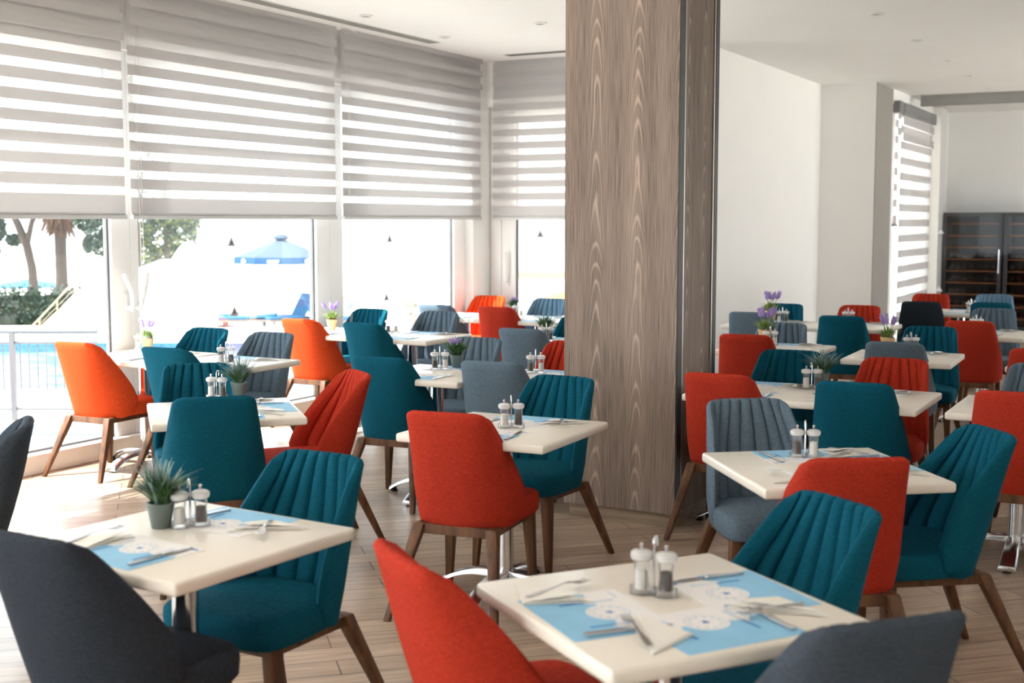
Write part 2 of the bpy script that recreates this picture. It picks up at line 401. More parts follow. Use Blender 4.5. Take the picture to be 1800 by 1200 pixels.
# corner post and return glazing
struct('wall_post_corner', MB().box(XL - 0.14, XL + 0.02, 11.36, YC + 0.14, 0, H), M_FRAME, bevel=0.006)
w = struct_root('window_6', (0, YC + 0.10, 0))
obj('frame', bars([(XL + 0.03, -6.30, -0.05, 0.05, 0.13, HEAD), (-4.52, -4.40, -0.05, 0.05, 0.13, HEAD), (-6.30, -4.52, -0.05, 0.05, HEAD - 0.10, HEAD), (XL, -4.4, -0.10, 0.05, 0, 0.13), (-6.47, -6.455, -0.062, -0.05, 0.13, HEAD)]).mesh('frame', M_FRAME, bevel=0.005), w)
obj('seal', bars([(-6.30, -6.283, -0.012, 0.012, 0.13, HEAD)]).mesh('seal', M_SEAL), w)
obj('pane', MB().box(-6.3, -4.52, -0.005, 0.005, 0.13, HEAD - 0.1).mesh('pane', M_GLASS), w)
hm = MB(); hm.tube([(0, 0, 0), (0, -0.05, 0), (0, -0.065, 0.03), (0, -0.07, 0.28), (0, -0.055, 0.31)], 0.014, 10); hm.box(-0.016, 0.016, -0.012, 0, -0.05, 0.06)
obj('handle', hm.mesh('handle', M_FRAME, smooth=True), w, (-6.38, -0.05, 1.02))
st2 = obj('warning_sticker', sticker, w, (-6.02, -0.008, 1.52)); st2.rotation_euler = (0, 0, -pi / 2)

# far right zone: glazing, post, glass partition
w = struct_root('window_7', (XJ - 0.12, 0, 0))
obj('frame', bars([(-0.05, 0.05, YJ, YJ + 0.10, 0.1, 3.12), (-0.05, 0.05, 16.62, 16.86, 0.1, 3.12), (-0.05, 0.05, 18.9, 19.12, 0.1, 3.12), (-0.05, 0.08, YJ, 19.12, 0, 0.1)]).mesh('frame', M_FRAME, bevel=0.004), w)
obj('pane', MB().box(-0.005, 0.005, YJ + 0.10, 18.9, 0.1, 3.12).mesh('pane', M_GLASS), w)
w = struct_root('window_8', (0, 17.42, 0))
obj('head_rail', MB().box(XJ + 0.14, XR, -0.05, 0.05, 3.16, 3.30).mesh('head_rail', basic('grey_metal_rail', (0.30, 0.30, 0.29), 0.5, 0.3, noise=0.03), bevel=0.004), w)
obj('pane', MB().box(-3.16, XR, -0.006, 0.006, 0.0, 3.16).mesh('pane', glassy('partition_glass', (0.95, 0.95, 0.95), 0.002, 0.0, fres=0.2)), w)
wst = MB().add([(-0.045, 0, -0.03), (0.045, 0, -0.03), (0, 0, 0.04)], [(0, 1, 2)]).mesh('warning_sticker', basic('sticker_white', (0.75, 0.75, 0.80), 0.6, noise=0.03))
for zz in (1.52, 0.76): obj('warning_sticker', wst, w, (-2.98, -0.009, zz))
struct('trim_1', MB().box(XJ, XJ + 0.12, 19.05, 19.5, 0, 3.28), M_FRAME, bevel=0.004)

# --- pillar clad in wood laminate
pl = struct_root('wall_pillar', (-2.735, 6.59, 0))
panel = MB().box(-0.335, 0.325, -0.30, 0.30, 0.08, H - 0.002)
pm_ = panel.mesh('cladding', [M_PILLAR, M_PILLAR2])
for p in pm_.polygons: p.material_index = 1 if abs(p.normal.x) > 0.5 else 0
obj('cladding', pm_, pl)
obj('plinth', MB().box(-0.31, 0.30, -0.275, 0.275, 0.0, 0.08).mesh('plinth', wood('plinth_wood', (0.20, 0.14, 0.09), (0.33, 0.25, 0.17), (0.3, 1, 6), 6)), pl)
M_DARKTRIM = basic('dark_brown_edge', (0.020, 0.016, 0.013), 0.5, noise=0.1, nscale=20)
M_INLAY = basic('brushed_inlay_metal', (0.48, 0.44, 0.40), 0.35, 0.9, noise=0.05, nscale=20)
obj('edge_strip', bars([(0.3255, 0.334, -0.299, -0.235, 0.08, H - 0.003), (0.3255, 0.334, 0.245, 0.299, 0.08, H - 0.003)]).mesh('edge_strip', M_DARKTRIM), pl)
obj('metal_inlay', bars([(0.3255, 0.332, -0.235, -0.215, 0.08, H - 0.003), (0.3255, 0.332, 0.225, 0.245, 0.08, H - 0.003)]).mesh('metal_inlay', M_INLAY), pl)

# ------------------------------------------------------------------ blinds
def blind(name, label, P0, P1, ztop, zbot, period=0.131, duty=0.56, phase=0.0, cassette=False, group='zebra blinds on the left windows'):
    P0 = Vector((*P0, 0)); P1 = Vector((*P1, 0)); L = (P1 - P0).length; ang = math.atan2(P1.y - P0.y, P1.x - P0.x)
    b = thing(name, label, 'window blind', tuple((P0 + P1) / 2), ang, group)
    fa = MB(); sh = MB(); z = zbot + 0.03 + phase; h = L / 2
    def strip(mb, z0, z1, y):
        mb.add([(-h, y, z0), (h, y, z0), (h, y, z1), (-h, y, z1)], [(0, 1, 2, 3)])
    strip(fa, zbot + 0.025, z, 0.0) if phase > 0 else None
    while z < ztop:
        z1 = min(z + period * duty, ztop); strip(fa, z, z1, 0.0)
        z2 = min(z + period, ztop)
        if z2 > z1: strip(sh, z1, z2, 0.0)
        # back run of the looped cloth
        if z > ztop - 0.50:
            strip(fa, z1, z2, 0.03) if z2 > z1 else None
        z += period
    obj('opaque_bands', fa.mesh('opaque_bands', M_BAND), b)
    obj('sheer_bands', sh.mesh('sheer_bands', M_SHEER), b)
    obj('bottom_rail', MB().box(-h, h, -0.012, 0.018, zbot - 0.012, zbot + 0.016).box(-h, h, -0.004, 0.004, zbot + 0.016, zbot + 0.03).mesh('bottom_rail', M_RAIL, bevel=0.003), b)
    if cassette:
        obj('cassette', MB().box(-h, h, -0.05, 0.06, ztop - 0.02, ztop + 0.13).mesh('cassette', basic('cassette_grey', (0.22, 0.22, 0.23), 0.5, noise=0.03), bevel=0.02, seg=3), b)
    else:
        ch = MB(); ch.tube([(h - 0.05, 0.03, ztop - 0.3), (h - 0.05, 0.03, 0.75)], 0.002, 5); ch.tube([(h - 0.075, 0.03, ztop - 0.3), (h - 0.075, 0.03, 0.75)], 0.002, 5)
        obj('pull_chain', ch.mesh('pull_chain', M_RAIL), b)
    return b
XBL = XL + 0.07
for nm, y0, y1, lab, ph in (('zebra_blind', 0.0, 4.18, 'striped grey zebra blind cut off at the left picture edge', 0.02),
                        ('zebra_blind', 4.25, 6.475, 'striped grey zebra blind above the sloping stair wall and palm', 0.05),
                        ('zebra_blind', 6.53, 8.92, 'wide striped grey zebra blind above the blue parasol', 0.035),
                        ('zebra_blind', 9.02, 11.43, 'striped grey zebra blind between blue parasol and glazed corner', 0.03)):
    if y0 < 1: continue
    blind(nm, lab, (XBL, y1), (XBL, y0), H, 1.68, phase=ph)
blind('zebra_blind', 'zebra blind on the return window beside the wooden pillar', (XL + 0.12, YC - 0.06), (-4.5, YC - 0.06), H, 1.68, phase=0.03)
blind('zebra_blind', 'narrow half drawn zebra blind beside the white wall end', (XJ + 0.03, 16.60), (XJ + 0.03, 16.38), 3.03, 1.60, duty=0.5, cassette=True, group='zebra blinds before the wine coolers', period=0.20)
blind('zebra_blind', 'long zebra blind reaching the floor left of the wine coolers', (XJ + 0.03, 18.86), (XJ + 0.03, 16.72), 3.03, 0.35, duty=0.5, cassette=True, group='zebra blinds before the wine coolers', period=0.20)

# ------------------------------------------------------------------ ceiling fittings
M_SLOT = basic('vent_slot_dark', (0.10, 0.10, 0.09), 0.7, noise=0.1)
def vent(label, loc, rz, L):
    v = thing('ceiling_vent', label, 'air vent', loc, rz, 'linear air vents in the ceiling')
    obj('vent_frame', MB().box(-0.07, 0.07, -L / 2, L / 2, -0.006, 0.0).mesh('vent_frame', M_FRAME), v)
    s = MB()
    for x in (-0.05, -0.025, 0.0, 0.025, 0.05): s.box(x - 0.0045, x + 0.0045, -L / 2 + 0.03, L / 2 - 0.03, -0.008, -0.0055)
    obj('vent_slots', s.mesh('vent_slots', M_SLOT), v)
vent('long white slotted air vent in the ceiling beside the left blinds', (-6.29, 8.0, H), 0, 4.3)
vent('short white slotted air vent in the ceiling beside the wooden pillar', (-5.3, 11.22, H), pi / 2, 1.7)
dr = MB().lathe([(0.056, 0), (0.058, -0.008), (0.040, -0.012), (0.038, 0.0)], 20, cap=False).mesh('ring', M_FRAME, smooth=True)
dc = MB().lathe([(0.038, -0.004), (0.020, -0.002), (0.001, -0.006)], 20, cap=False).mesh('lens', basic('downlight_lens', (0.16, 0.15, 0.14), 0.3, noise=0.05), smooth=True)
for (x, y), lab in (((-2.32, 10.40), 'recessed ceiling downlight, largest and nearest of the right-hand row'),
                    ((-2.33, 12.10), 'second nearest recessed downlight of the right-hand ceiling row'),
                    ((-2.34, 13.70), 'third recessed downlight of the right-hand ceiling row'),
                    ((-2.36, 15.28), 'fourth recessed downlight, above the end of the white wall'),
                    ((-2.37, 16.88), 'farthest recessed downlight, above the glass partition'),
                    ((-5.96, 8.55), 'recessed downlight beside the middle of the long ceiling vent'),
                    ((-6.01, 9.85), 'recessed downlight beside the far end of the long vent'),
                    ((-4.90, 9.56), 'recessed downlight just left of the wooden pillar top')):
    d = thing('ceiling_downlight', lab, 'ceiling light', (x, y, H - 0.001), 0, 'recessed downlights')
    obj('ring', dr, d); obj('lens', dc, d)
wi = MB(); wi.tube([(0, 0, 0), (0.03, 0.06, -0.012), (0.02, 0.16, -0.02), (-0.06, 0.28, -0.015), (-0.05, 0.36, 0)], 0.004, 6)
tag(obj('loose_cable', wi.mesh('loose_cable', M_FRAME, smooth=True), None, (-6.48, 8.95, H - 0.004)), 'loose white cable hanging from the ceiling between two blinds', 'cable')

# ------------------------------------------------------------------ chair
def plan(z):
    t = max(0.0, min(1.0, (z - 0.385) / 0.485))
    s = max(0.0, min(1.0, (z - 0.50) / 0.37))
    w = 0.222 + 0.020 * sin(pi / 2 * min(1, (z - 0.385) / 0.13)) if z < 0.50 else 0.242 + (0.180 - 0.242) * (s ** 1.15)
    yb = -0.188 - 0.132 * t - 0.010 * sin(pi * t)
    if z < 0.50: yf = -0.02 + 0.03 * sin(pi / 2 * (z - 0.385) / 0.115)
    else: yf = 0.01 - 0.275 * (s ** 1.30)
    e = 0.88 - 0.18 * t
    return w, yb, yf, e
def shell_mesh():
    NCH = 9; per = 8; NU = NCH * per; NV = 14
    us = [-1 + 2 * i / NU for i in range(NU + 1)]
    def curve(z):
        w, yb, yf, e = plan(z); P = []
        N = 160
        for i in range(N + 1):
            ph = -pi / 2 + pi * i / N; s_, c_ = sin(ph), cos(ph)
            P.append(Vector((w * math.copysign(abs(s_) ** e, s_), yf - (yf - yb) * (max(0, c_) ** e))))
        L = [0]
        for i in range(N): L.append(L[-1] + (P[i + 1] - P[i]).length)
        return P, L
    def sample(P, L, u):
        d = (u + 1) / 2 * L[-1]; lo = 0
        for i in range(len(L) - 1):
            if L[i + 1] >= d: lo = i; break
        seg = L[lo + 1] - L[lo]; f = (d - L[lo]) / seg if seg > 0 else 0
        return P[lo].lerp(P[lo + 1], f)
    zs = [i / NV for i in range(NV + 1)]
    O = []; I = []; Nn = []
    for t in zs:
        ro = []; ri = []; rn = []
        for u in us:
            ztop = 0.868 - 0.030 * abs(u) ** 7
            zbot = 0.385 + 0.022 * abs(u) ** 10; z = zbot + (ztop - zbot) * t
            P, L = CURVES.setdefault(round(z, 4), None) or CURVES.__setitem__(round(z, 4), curve(z)) or CURVES[round(z, 4)]
            p = sample(P, L, u)
            a = sample(P, L, max(-1, u - 0.03)); b = sample(P, L, min(1, u + 0.03))
            tg = (b - a).normalized(); n = Vector((-tg.y, tg.x))   # inward (left-wing to right-wing travel, inside on the left)
            if n.dot(Vector((0, 0.1)) - p) < 0: n = -n
            ch = abs(sin(pi * NCH * (u + 1) / 2))
            th = 0.030 + 0.020 * (1 - 0.5 * u * u) * ch ** 0.42
            if t > 0.9: th -= 0.006 * (t - 0.9) / 0.1
            ro.append(Vector((p.x, p.y, z))); q = p + n * th
            ri.append(Vector((q.x, q.y, z))); rn.append(n)
        O.append(ro); I.append(ri); Nn.append(rn)
    V = []; F = []
    idO = [[0] * (NU + 1) for _ in zs]; idI = [[0] * (NU + 1) for _ in zs]
    for j in range(NV + 1):
        for i in range(NU + 1):
            idO[j][i] = len(V); V.append(O[j][i])
    for j in range(NV + 1):
        for i in range(NU + 1):
            idI[j][i] = len(V); V.append(I[j][i])
    for j in range(NV):
        for i in range(NU):
            F.append((idO[j][i], idO[j][i + 1], idO[j + 1][i + 1], idO[j + 1][i]))
            F.append((idI[j][i + 1], idI[j][i], idI[j + 1][i], idI[j + 1][i + 1]))
    loop = [(j, 0) for j in range(NV)] + [(NV, i) for i in range(NU)] + [(NV - j, NU) for j in range(NV)] + [(0, NU - i) for i in range(NU)]
    prev = [idO[j][i] for j, i in loop]
    for f, e in ((0.12, 0.010), (0.5, 0.016), (0.88, 0.009)):
        cur = []
        for j, i in loop:
            a = O[j][i]; b = I[j][i]; p = a.lerp(b, f)
            if j == NV: p = p + Vector((0, 0, e))
            if (i == 0 or i == NU) and j < NV: p = p + Vector((0, e * 0.9, e * 0.4 if j > 4 else 0))
            if j == 0: p = p + Vector((0, 0, -e * 0.5))
            cur.append(len(V)); V.append(p)
        n = len(loop)
        for k in range(n): F.append((prev[k], prev[(k + 1) % n], cur[(k + 1) % n], cur[k]))
        prev = cur
    cur = [idI[j][i] for j, i in loop]; n = len(loop)
    for k in range(n): F.append((prev[k], prev[(k + 1) % n], cur[(k + 1) % n], cur[k]))
    mb = MB().add(V, F)
    return mb.mesh('backrest', FAB['teal'], smooth=True, angle=48)
CURVES = {}
ME_BACK = shell_mesh()
def seat_mesh():
    n = 48; V = []; F = []
    prof = [(0.386, 0.03), (0.388, 0.008), (0.398, 0.001), (0.44, -0.002), (0.462, 0.0), (0.474, 0.007), (0.480, 0.018), (0.484, 0.05), (0.487, 0.10), (0.488, 0.16)]
    for z, ins in prof:
        for k in range(n):
            a = 2 * pi * k / n; c, s = cos(a), sin(a); e = 0.33 if s > 0 else 0.55
            x = (0.232 - ins) * math.copysign(abs(c) ** e, c); y = 0.050 + (0.218 - ins) * math.copysign(abs(s) ** e, s)
            if y < 0.05: x *= 1 - 0.55 * (0.05 - y)
            V.append((x, y, z))
    m = len(prof)
    for i in range(m - 1):
        for k in range(n):
            k2 = (k + 1) % n; F.append((i * n + k, i * n + k2, (i + 1) * n + k2, (i + 1) * n + k))
    F.append(tuple(reversed(range(n)))); F.append(tuple((m - 1) * n + k for k in range(n)))
    return MB().add(V, F).mesh('seat', FAB['teal'], smooth=True, angle=60)
ME_SEAT = seat_mesh()
def leg_mesh(x0, y0, x1, y1):
    V = []; F = []
    for (x, y, z, a, b) in ((x0, y0, 0.388, 0.026, 0.024), (x0 + (x1 - x0) * 0.12, y0 + (y1 - y0) * 0.12, 0.34, 0.025, 0.023), (x1, y1, 0.0, 0.0145, 0.0135)):
        V += [(x - a, y - b, z), (x + a, y - b, z), (x + a, y + b, z), (x - a, y + b, z)]
    for i in range(2):
        for k in range(4): F.append((i * 4 + k, i * 4 + (k + 1) % 4, (i + 1) * 4 + (k + 1) % 4, (i + 1) * 4 + k))
    F.append((3, 2, 1, 0)); F.append((8, 9, 10, 11))
    return MB().add(V, F).mesh('leg', M_LEG, smooth=True, bevel=0.006, seg=2)
ME_LEGS = [leg_mesh(-0.165, -0.175, -0.242, -0.345), leg_mesh(0.165, -0.175, 0.242, -0.345), leg_mesh(-0.185, 0.19, -0.205, 0.205), leg_mesh(0.185, 0.19, 0.205, 0.205)]
ME_SF = MB().box(-0.17, 0.17, -0.19, -0.165, 0.345, 0.387).box(-0.18, 0.18, 0.18, 0.200, 0.352, 0.387).box(-0.185, -0.165, -0.17, 0.19, 0.352, 0.387).box(0.165, 0.185, -0.17, 0.19, 0.352, 0.387).mesh('seat_frame', M_LEG, bevel=0.003)
def chair(x, y, head, colour, label, group):
    t = thing('dining_chair', label, 'chair', (x, y, 0), R(head - 90), group)
    obj('backrest', ME_BACK, t, mats=FAB[colour]); obj('seat', ME_SEAT, t, mats=FAB[colour])
    obj('seat_frame', ME_SF, t)
    for m in ME_LEGS: obj('leg', m, t)
    return t

# ------------------------------------------------------------------ table
def top_mesh(a, b):
    mb = MB().box(-a / 2, a / 2, -b / 2, b / 2, 0.712, 0.75)
    return mb.mesh('tabletop', M_TOP, smooth=True, bevel=0.011, seg=3, angle=50)
TOPS = {}
def arm_mesh():
    V = []; F = []; N = 10
    for i in range(N + 1):
        t = i / N; x = 0.03 + 0.30 * t
        zt = 0.112 - 0.080 * t ** 2.4; zb = 0.070 + 0.014 * sin(pi * t) - 0.062 * t ** 2.6
        w = 0.034 + 0.010 * t
        V += [(x, -w, zb), (x, w, zb), (x, w * 0.8, zt), (x, -w * 0.8, zt)]
    for i in range(N):
        for k in range(4): F.append((i * 4 + k, i * 4 + (k + 1) % 4, (i + 1) * 4 + (k + 1) % 4, (i + 1) * 4 + k))
    F.append((3, 2, 1, 0)); F.append(tuple(4 * N + k for k in range(4)))
    return MB().add(V, F).mesh('base_arm', M_ALU, smooth=True, bevel=0.004, seg=2, angle=50)
ME_ARM = arm_mesh()
ME_FOOT = MB().lathe([(0.02, 0), (0.022, 0.004), (0.016, 0.012), (0.012, 0.022)], 12).mesh('foot', M_BLACK, smooth=True)
ME_COL = MB().lathe([(0.055, 0.05), (0.055, 0.075), (0.04, 0.085), (0.038, 0.12), (0.038, 0.695), (0.06, 0.70), (0.10, 0.705), (0.10, 0.7118)], 28).mesh('pedestal', M_CHROME, smooth=True, angle=30)
ME_PLATE = MB()
def table(name, x, y, deg, size, label, group='cream dining tables'):
    t = thing('dining_table', label, 'table', (x, y, 0), R(deg), group)
    if size not in TOPS: TOPS[size] = top_mesh(*size)
    obj('tabletop', TOPS[size], t)
    cols = [(0, 0)] if size[0] < 1 else [(-0.3, 0), (0.3, 0)]
    for cx, cy in cols:
        obj('pedestal', ME_COL, t, (cx, cy, 0))
        for k in range(4):
            if size[0] < 0.6 and k % 2 == 0: continue
            a = obj('base_arm', ME_ARM, t, (cx, cy, 0), k * pi / 2)
            obj('foot', ME_FOOT, a, (0.315, 0, 0))
    return t

# ------------------------------------------------------------------ tableware meshes
def mat_mesh():
    a, b = 0.160, 0.130
    mb = MB(); mb.box(-a, a, -b, b, 0, 0.0008, 0)
    z = 0.0011
    # light blue field with a wavy far border (diner side = -y)
    pts = [(-a, -b), (a, -b)] + [(a - 2 * a * k / 24, 0.018 + 0.016 * sin(k * 0.9) + 0.010 * sin(k * 2.3)) for k in range(25)]
    n = len(pts); mb.add([(x, y, z) for x, y in pts], [tuple(range(n))], 1)
    def disc(cx, cy, r, zz, mi, k=24, r0=0):
        V = []; 
        if r0:
            for i in range(k):
                q = 2 * pi * i / k; V += [(cx + r * cos(q), cy + r * sin(q), zz), (cx + r0 * cos(q), cy + r0 * sin(q), zz)]
            mb.add(V, [(2 * i, 2 * ((i + 1) % k), 2 * ((i + 1) % k) + 1, 2 * i + 1) for i in range(k)], mi)
        else:
            mb.add([(cx + r * cos(2 * pi * i / k), cy + r * sin(2 * pi * i / k), zz) for i in range(k)], [tuple(range(k))], mi)
    disc(0, 0.035, 0.056, z + 0.0002, 0)
    disc(0, 0.035, 0.050, z + 0.0004, 3, r0=0.0475)
    for k in range(12): disc(0.038 * cos(k * pi / 6), 0.035 + 0.038 * sin(k * pi / 6), 0.0055, z + 0.0005, 3, 6)
    mb.add([(0.014 * (1 if i % 2 == 0 else 0.4) * cos(i * pi / 5), 0.035 + 0.014 * (1 if i % 2 == 0 else 0.4) * sin(i * pi / 5), z + 0.0006) for i in range(10)], [tuple(range(10))], 2)
    for sx in (-0.085, 0.085):      # printed fork and knife
        mb.add([(sx - 0.005, -0.055, z + 0.0004), (sx + 0.005, -0.055, z + 0.0004), (sx + 0.004, 0.01, z + 0.0004), (sx - 0.004, 0.01, z + 0.0004)], [(0, 1, 2, 3)], 2)
        mb.add([(sx - 0.003, 0.012, z + 0.0004), (sx + 0.003, 0.012, z + 0.0004), (sx + 0.008, 0.085, z + 0.0004), (sx - 0.006, 0.085, z + 0.0004)], [(0, 1, 2, 3)], 3)
    mb.add([(-0.15, 0.10, z), (-0.10, 0.10, z), (-0.10, 0.106, z), (-0.15, 0.106, z)], [(0, 1, 2, 3)], 3)
    mb.add([(0.11, 0.108, z), (0.15, 0.108, z), (0.15, 0.116, z), (0.11, 0.116, z)], [(0, 1, 2, 3)], 2)
    me = mesh_from(mb.v, mb.f, 'placemat', [M_PAPER, M_SKYBLUE, M_DEEPBLUE, M_PALEBLUE], False, mb.m)
    return me
def napkin_mesh():
    mb = MB()
    # folded square laid as layered triangles, slightly lifted corner
    def layer(pts, z, lift=0):
        c = pts
        V = [(x, y, z + (lift if i == 2 else 0)) for i, (x, y) in enumerate(c)] + [(x, y, z + 0.0016 + (lift if i == 2 else 0)) for i, (x, y) in enumerate(c)]
        n = len(c)
        mb.add(V, [tuple(reversed(range(n))), tuple(range(n, 2 * n))] + [(i, (i + 1) % n, n + (i + 1) % n, n + i) for i in range(n)], 0)
    layer([(-0.085, -0.085), (0.085, -0.085), (0.085, 0.085)], 0.0, 0)
    layer([(-0.075, -0.083), (0.083, -0.083), (0.083, 0.075)], 0.002, 0.006)
    layer([(-0.06, -0.08), (0.08, -0.08), (0.075, 0.055)], 0.004, 0.016)
    mb.add([(0.012, -0.066, 0.0062), (0.05, -0.066, 0.0062), (0.058, -0.050, 0.0066), (0.036, -0.040, 0.0068), (0.02, -0.052, 0.0064)], [(0, 1, 2, 3, 4)], 1)
    return mesh_from(mb.v, mb.f, 'napkin', [M_NAPKIN, M_GREENP], False, mb.m)
def fork_mesh():
    mb = MB()
    def ribbon(pts, ws, zs, th=0.0018):
        V = []; F = []
        for (x, y), w, z in zip(pts, ws, zs): V += [(x - w, y, z), (x + w, y, z), (x + w, y, z + th), (x - w, y, z + th)]
        n = len(pts)
        for i in range(n - 1):
            for k in range(4): F.append((i * 4 + k, i * 4 + (k + 1) % 4, (i + 1) * 4 + (k + 1) % 4, (i + 1) * 4 + k))
        F.append((3, 2, 1, 0)); F.append(tuple(4 * (n - 1) + k for k in range(4)))
        mb.add(V, F)
    ribbon([(0, -0.10), (0, -0.07), (0, -0.02), (0, 0.02), (0, 0.035), (0, 0.05), (0, 0.058)], [0.007, 0.008, 0.004, 0.003, 0.006, 0.011, 0.012], [0.0, 0.002, 0.006, 0.010, 0.009, 0.006, 0.004])
    for k in range(4):
        x = -0.0095 + k * 0.00633
        ribbon([(x, 0.057), (x, 0.075), (x, 0.098)], [0.0022, 0.0018, 0.001], [0.004, 0.003, 0.006])
    return mb.mesh('fork', M_STEEL, smooth=True, angle=40)
def knife_mesh():
    mb = MB()
    hp = [(-0.008, -0.11), (0.008, -0.11), (0.0085, -0.02), (0.006, 0.0), (-0.006, 0.0), (-0.0085, -0.02)]
    mb.prism(hp, 0.0, 0.006)
    bp = [(-0.006, 0.0), (0.006, 0.0), (0.0105, 0.02), (0.0105, 0.07), (0.006, 0.10), (0.0, 0.108), (-0.006, 0.10)]
    mb.prism(bp, 0.002, 0.0038)
    return mb.mesh('knife', M_STEEL, smooth=True, bevel=0.0008, seg=1, angle=40)
ME_MAT, ME_NAP, ME_FORK, ME_KNIFE = mat_mesh(), napkin_mesh(), fork_mesh(), knife_mesh()
# mills and caddy
ME_MBODY = MB().lathe([(0.020, 0.0), (0.022, 0.004), (0.020, 0.012), (0.0175, 0.05), (0.0195, 0.072), (0.0185, 0.078)], 20).mesh('body', M_ACR, smooth=True)
ME_MCAP = MB().lathe([(0.014, 0.0785), (0.024, 0.082), (0.0275, 0.090), (0.0265, 0.098), (0.019, 0.103), (0.008, 0.105)], 20).mesh('cap', M_ACRCAP, smooth=True)
ME_MKNOB = MB().lathe([(0.0035, 0.104), (0.0035, 0.112), (0.0055, 0.114), (0.0055, 0.119), (0.002, 0.121)], 12).mesh('knob', M_CHROME, smooth=True)
ME_CONT = MB().lathe([(0.016, 0.008), (0.0155, 0.03), (0.0145, 0.055), (0.006, 0.058)], 16).mesh('contents', M_SALT, smooth=True)
cd = MB()
for sx in (-0.031, 0.031): cd.lathe([(0.027, 0.0), (0.029, 0.003), (0.029, 0.018), (0.026, 0.018), (0.026, 0.0035)], 22, (sx, 0, 0), cap=False); cd.lathe([(0.029, 0.0), (0.029, 0.003)], 22, (sx, 0, 0))
cd.box(-0.03, 0.03, -0.016, 0.016, 0, 0.003)
ME_CBASE = cd.mesh('tray', M_ACR, smooth=True)
hp = [(0, 0, 0.003), (0, 0, 0.125)] + [(0, 0.014 - 0.014 * cos(a), 0.125 + 0.014 * sin(a)) for a in [pi * k / 8 for k in range(1, 9)]] + [(0, 0.028, 0.112)]
ME_CHAND = MB().tube(hp, 0.0032, 8).mesh('handle', M_CHROME, smooth=True)
def caddy(x, y, deg, tbl, swap=False):
    c = thing('cruet_stand', 'clear cruet stand with hook handle on %s' % tbl, 'condiment stand', (x, y, 0.7502), R(deg), 'cruet stands on the tables')
    obj('tray', ME_CBASE, c); obj('handle', ME_CHAND, c)
    for k, s in (('salt', -1), ('pepper', 1)):
        if swap: s = -s
        dx, dy = s * 0.031 * cos(R(deg)), s * 0.031 * sin(R(deg))
        m = thing('%s_mill' % k, 'clear acrylic %s mill on %s' % (k, tbl), 'mill', (x + dx, y + dy, 0.7538), 0, '%s mills on the tables' % k)
        obj('body', ME_MBODY, m); obj('cap', ME_MCAP, m); obj('knob', ME_MKNOB, m)
        obj('contents', ME_CONT, m, mats=M_SALT if k == 'salt' else M_PEPPER)
# plants
def leaf_tufts(n, h, spread, w, seed, droop=0.4):
    r = random.Random(seed); mb = MB()
    for i in range(n):
        a = r.uniform(0, 2 * pi); tilt = r.uniform(0.05, 1) ** 0.8 * spread; L = h * r.uniform(0.6, 1.0)
        base = Vector((r.uniform(-0.018, 0.018), r.uniform(-0.018, 0.018), 0)); d = Vector((cos(a), sin(a), 0)); side = Vector((-sin(a), cos(a), 0))
        V = []; N = 4
        for k in range(N + 1):
            t = k / N; p = base + d * (tilt * L * t * (0.7 + 0.5 * t)) + Vector((0, 0, L * t * (1 - droop * tilt * t)))
            ww = w * (0.5 + 1.0 * sin(pi * min(1, t * 0.95 + 0.05))) * (1 - 0.6 * t)
            V += [p - side * ww, p + side * ww]
        mb.add(V, [(2 * k, 2 * k + 1, 2 * k + 3, 2 * k + 2) for k in range(N)])
    return mb
def spikes(n, h, spread, seed, rad=0.010):
    r = random.Random(seed); mb = MB()
    for i in range(n):
        a = 2 * pi * i / n + r.uniform(-0.3, 0.3); sp = spread * r.uniform(0.5, 1)
        b = Vector((0, 0, 0)); t = Vector((cos(a) * sp, sin(a) * sp, h * r.uniform(0.85, 1.0)))
        m = b.lerp(t, 0.62)
        mb.tube([b, m], 0.0016, 5, 1)
        mb.tube([m, m.lerp(t, 0.15), m.lerp(t, 0.4), m.lerp(t, 0.7), t], rad, 7, 0, [rad * 0.4, rad * 1.0, rad * 1.05, rad * 0.75, rad * 0.15])
        for k in range(14):      # florets
            q = m.lerp(t, r.uniform(0.05, 0.9)); aa = r.uniform(0, 2 * pi)
            o = q + Vector((cos(aa) * rad * 1.15, sin(aa) * rad * 1.15, 0)); s = 0.004
            mb.add([o + Vector((s, 0, 0)), o + Vector((0, s, 0)), o + Vector((-s, 0, 0)), o + Vector((0, -s, 0)), o + Vector((0, 0, s * 1.4)), o - Vector((0, 0, s))], [(0, 1, 4), (1, 2, 4), (2, 3, 4), (3, 0, 4), (1, 0, 5), (2, 1, 5), (3, 2, 5), (0, 3, 5)], 0)
    return mb
def pot_mesh(r0, r1, h, m):
    return MB().lathe([(r0 * 0.96, 0), (r0, 0.004), (r1, h - 0.012), (r1 * 1.03, h - 0.010), (r1 * 1.03, h), (r1 * 0.9, h), (r1 * 0.86, h - 0.012)], 28, cap=False).add([(r0 * 0.96 * cos(2 * pi * k / 28), r0 * 0.96 * sin(2 * pi * k / 28), 0) for k in range(28)], [tuple(range(28))]).mesh('pot', m, smooth=True, angle=50)
ME_POTG, ME_POTT = pot_mesh(0.030, 0.041, 0.080, M_POTG), pot_mesh(0.028, 0.044, 0.092, M_POTT)
ME_SOILG = MB().lathe([(0.036, 0.068), (0.02, 0.074), (0.001, 0.078)], 20).mesh('soil', M_SOIL)
ME_BUSH = leaf_tufts(340, 0.118, 0.95, 0.0036, 3).mesh('foliage', M_LEAF); ME_BUSH2 = leaf_tufts(70, 0.165, 0.85, 0.0042, 4).mesh('leaf_tips', M_LEAF2)
ME_GRASS = leaf_tufts(240, 0.095, 0.95, 0.0034, 5).mesh('foliage', M_LEAF3)
ME_LAVS = spikes(8, 0.175, 0.085, 6, 0.0095).mesh('flowers', [M_LAV, M_LEAF3], smooth=True)
